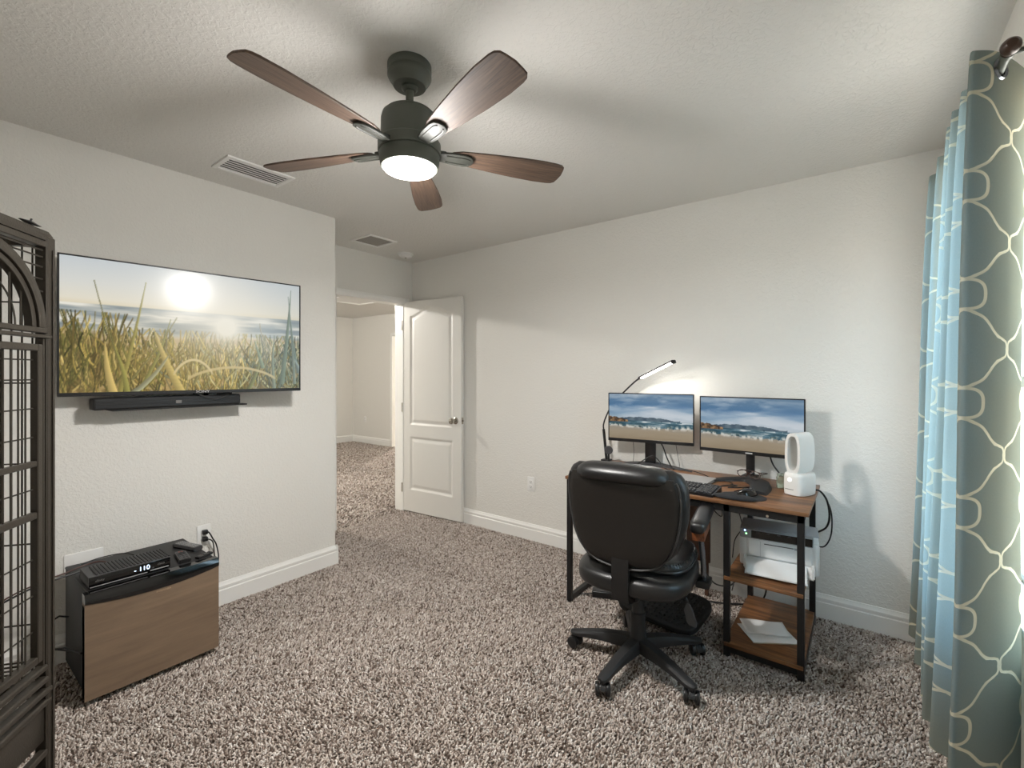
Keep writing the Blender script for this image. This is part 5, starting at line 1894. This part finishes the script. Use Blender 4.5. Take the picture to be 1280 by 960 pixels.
# door
door = B().box(.046, .064, -.020, .0, .53, 1.419, .002, 1).box(CW - .064, CW - .046, -.02, 0, .53, 1.419, .002, 1).box(.064, CW - .064, -.02, 0, 1.400, 1.419, .002, 1).box(.064, CW - .064, -.02, 0, .53, .55, .002, 1).build('cage_door', M_CAGE, cg)
for z0, z1 in ((1.079, 1.095), (.934, .953)):
    B().box(.064, CW - .064, -.018, -.002, z0, z1, .002, 1).build('door_rail', M_CAGE, door)
vb = B().cyl((0, 0, .55), (0, 0, 1.40), .0022, n=6).mesh('bar')
vb.materials.append(M_CAGE)
for x_ in np.arange(.095, CW - .07, .0245):
    o = obj('bar', vb, None, door)
    o.location = (x_, -.010, 0)
hb = B().cyl((.064, 0, 0), (CW - .064, 0, 0), .0022, n=6).mesh('bar')
hb.materials.append(M_CAGE)
for z in (.62, .72, .82, 1.015, 1.16, 1.24, 1.32, 1.375):
    o = obj('bar', hb, None, door)
    o.location = (0, -.0135, z)
# outer vertical strips beside the door and rails below it
for x_ in (.036, CW - .036):
    cbar('door_stop', x_ - .003, x_ + .003, -.02, -.004, .50, 1.436, .001)
for z0, z1, y1 in ((.495, .512, .004), (.462, .478, .006), (.425, .442, .004), (.392, .410, .002)):
    cbar('lower_rail', .012 if z0 < .45 else .03, CW - .012 if z0 < .45 else CW - .03, -.022, y1, z0, z1, .004)
tray = B().box(.014, CW - .014, -CD + .02, -.008, .292, .388, .004, 2).build('tray_drawer', M_CAGE, cg)
B().box(CW / 2 - .05, CW / 2 + .05, -.008, .006, .335, .350, .003, 2).build('tray_handle', M_CAGE, tray)
for z0 in (.25, .10):
    cbar('lower_rail', .026, CW - .026, -.022, 0, z0, z0 + .018, .003)
    cbar('rear_lower_rail', .026, CW - .026, -CD, -CD + .022, z0, z0 + .018, .003)
for x_ in (.012, CW - .012):
    cbar('side_lower_rail', x_ - .011, x_ + .011, -CD + .03, -.03, .10, .118, .003)
    cbar('side_mid_rail', x_ - .011, x_ + .011, -CD + .03, -.03, .42, .45, .003)
B().box(.03, CW - .03, -CD + .03, -.03, .098, .106, .002, 1).build('bottom_shelf', M_CAGE, cg)
# side and rear walls of wire
sb_ = B().cyl((0, 0, .44), (0, 0, 1.705), .0022, n=6).mesh('bar')
sb_.materials.append(M_CAGE)
for y_ in np.arange(-CD + .045, -.04, .0245):
    for x_ in (.010, CW - .010):
        o = obj('bar', sb_, None, cg)
        o.location = (x_, y_, 0)
for x_ in np.arange(.045, CW - .04, .0245):
    o = obj('bar', sb_, None, cg)
    o.location = (x_, -CD + .012, 0)
hs = B().cyl((0, -CD + .03, 0), (0, -.03, 0), .0024, n=6).mesh('bar')
hs.materials.append(M_CAGE)
hr = B().cyl((.03, 0, 0), (CW - .03, 0, 0), .0024, n=6).mesh('bar')
hr.materials.append(M_CAGE)
for z in (.62, .85, 1.08, 1.31, 1.54):
    for x_ in (.013, CW - .013):
        o = obj('bar', hs, None, cg)
        o.location = (x_, 0, z)
    o = obj('bar', hr, None, cg)
    o.location = (0, -CD + .015, z)
    if z in (.85, 1.31):
        cbar('rear_cross_rail', .03, CW - .03, -CD, -CD + .018, z - .012, z + .010)
for x_ in np.arange(.06, CW - .04, .035):
    B().cyl((x_, -CD + .03, 1.715), (x_, -.03, 1.715), .0024, n=6).build('bar', M_CAGE, cg)
b = B()
b.box(.0 - .012, -.004, -.035, -.012, .885, 1.02, .003, 1)
b.cyl((-.010, -.022, 1.02), (-.010, -.022, 1.032), .006, n=8)
b.build('side_latch', M_METALB, cg)
b = B()
b.cyl((.062, -.01, 1.735), (.075, -.012, 1.752), .004, n=8)
b.loft([[(.040, -.010, 1.752), (.044, -.016, 1.750), (.044, -.004, 1.750)], [(.075, -.008, 1.757), (.08, -.020, 1.749), (.08, .0, 1.749)], [(.112, -.010, 1.753), (.114, -.014, 1.751), (.114, -.006, 1.751)]])
b.cyl((.078, -.010, 1.752), (.073, -.01, 1.763), .0025, n=6)
b.build('top_latch', M_METALB, cg)


def cage_point(x, y, z):
    a = math.atan2(-.626, .78)
    return (-1.873 + x * math.cos(a) - y * math.sin(a), .264 + x * math.sin(a) + y * math.cos(a), z)


caz = math.atan2(-.626, .78)
rp = thing('rope_perch', 'grey twisted rope hanging inside the bird cage', 'rope', cage_point(.105, -.12, 1.55), caz)
for ph in (0, 2.1, 4.2):
    B().tube([(.006 * math.cos(t * 60 + ph), .006 * math.sin(t * 60 + ph), -t) for t in np.linspace(0, .95, 150)], .006, n=5).build('strand', M_ROPE, rp)
B().cyl((0, 0, 0), (0, 0, .15), .0022, n=6).build('hook', M_METALB, rp)
rp = thing('wooden_perch', 'brown wooden block toy with bead hanging in the cage middle', 'bird toy', cage_point(.15, -.16, 1.045), caz)
b = B()
B().cbox((.02, 0, -.01), (.055, .05, .05), (0, .1, .2), .004, 1).build('block', M_WOODTOY, rp)
B().cbox((.065, .01, -.03), (.04, .045, .055), (.1, 0, -.2), .004, 1).build('block', M_WOODTOY, rp)
B().cbox((-.035, .01, -.015), (.045, .05, .06), (0, -.1, .1), .004, 1).build('block', M_WOODTOY, rp)
B().ball((-.02, .045, .000), (.018, .018, .018), 1, 1, 14, 8).build('bead', M_ORANGE, rp, 'small orange bead')
B().tube([(.02, 0, .015), (.01, -.01, .15), (.03, -.02, .30), (.03, -.02, .655)], .003, n=6, smooth=4).build('cord', M_METALB, rp)
ck = thing('cork_perch', 'pale cork log on the grate at the bottom of the cage', 'perch', cage_point(.14, -.13, .565), caz)
B().tube([(-.06, 0, .0), (-.02, .004, .006), (.03, -.003, .003), (.09, .0, .0)], [.026, .030, .027, .024], n=12, smooth=4).build('log', M_CORK, ck)
gr = thing('cage_grate', 'dark wire grate floor inside the bird cage', 'grate', cage_point(0, 0, .528), caz)
gb = B().cyl((0, -CD + .03, 0), (0, -.03, 0), .0024, n=6).mesh('wire')
gb.materials.append(M_CAGE)
for x_ in np.arange(.04, CW - .03, .02):
    o = obj('wire', gb, None, gr)
    o.location = (x_, 0, 0)
r_ = np.random.default_rng(5)
b = B()
for i in range(60):
    x_, y_ = r_.uniform(.06, .26), r_.uniform(-.09, -.025)
    b.ball((x_, y_, .3915), (.006, .004, .004), 1, 1, 6, 4)
sd_ = b.build('bird_seed', M_SEED, None)
sd_.location = (-1.873, .264, 0)
sd_.rotation_euler = (0, 0, caz)
tag(sd_, 'scattered yellow bird seed on the cage tray', 'seed', kind='stuff')
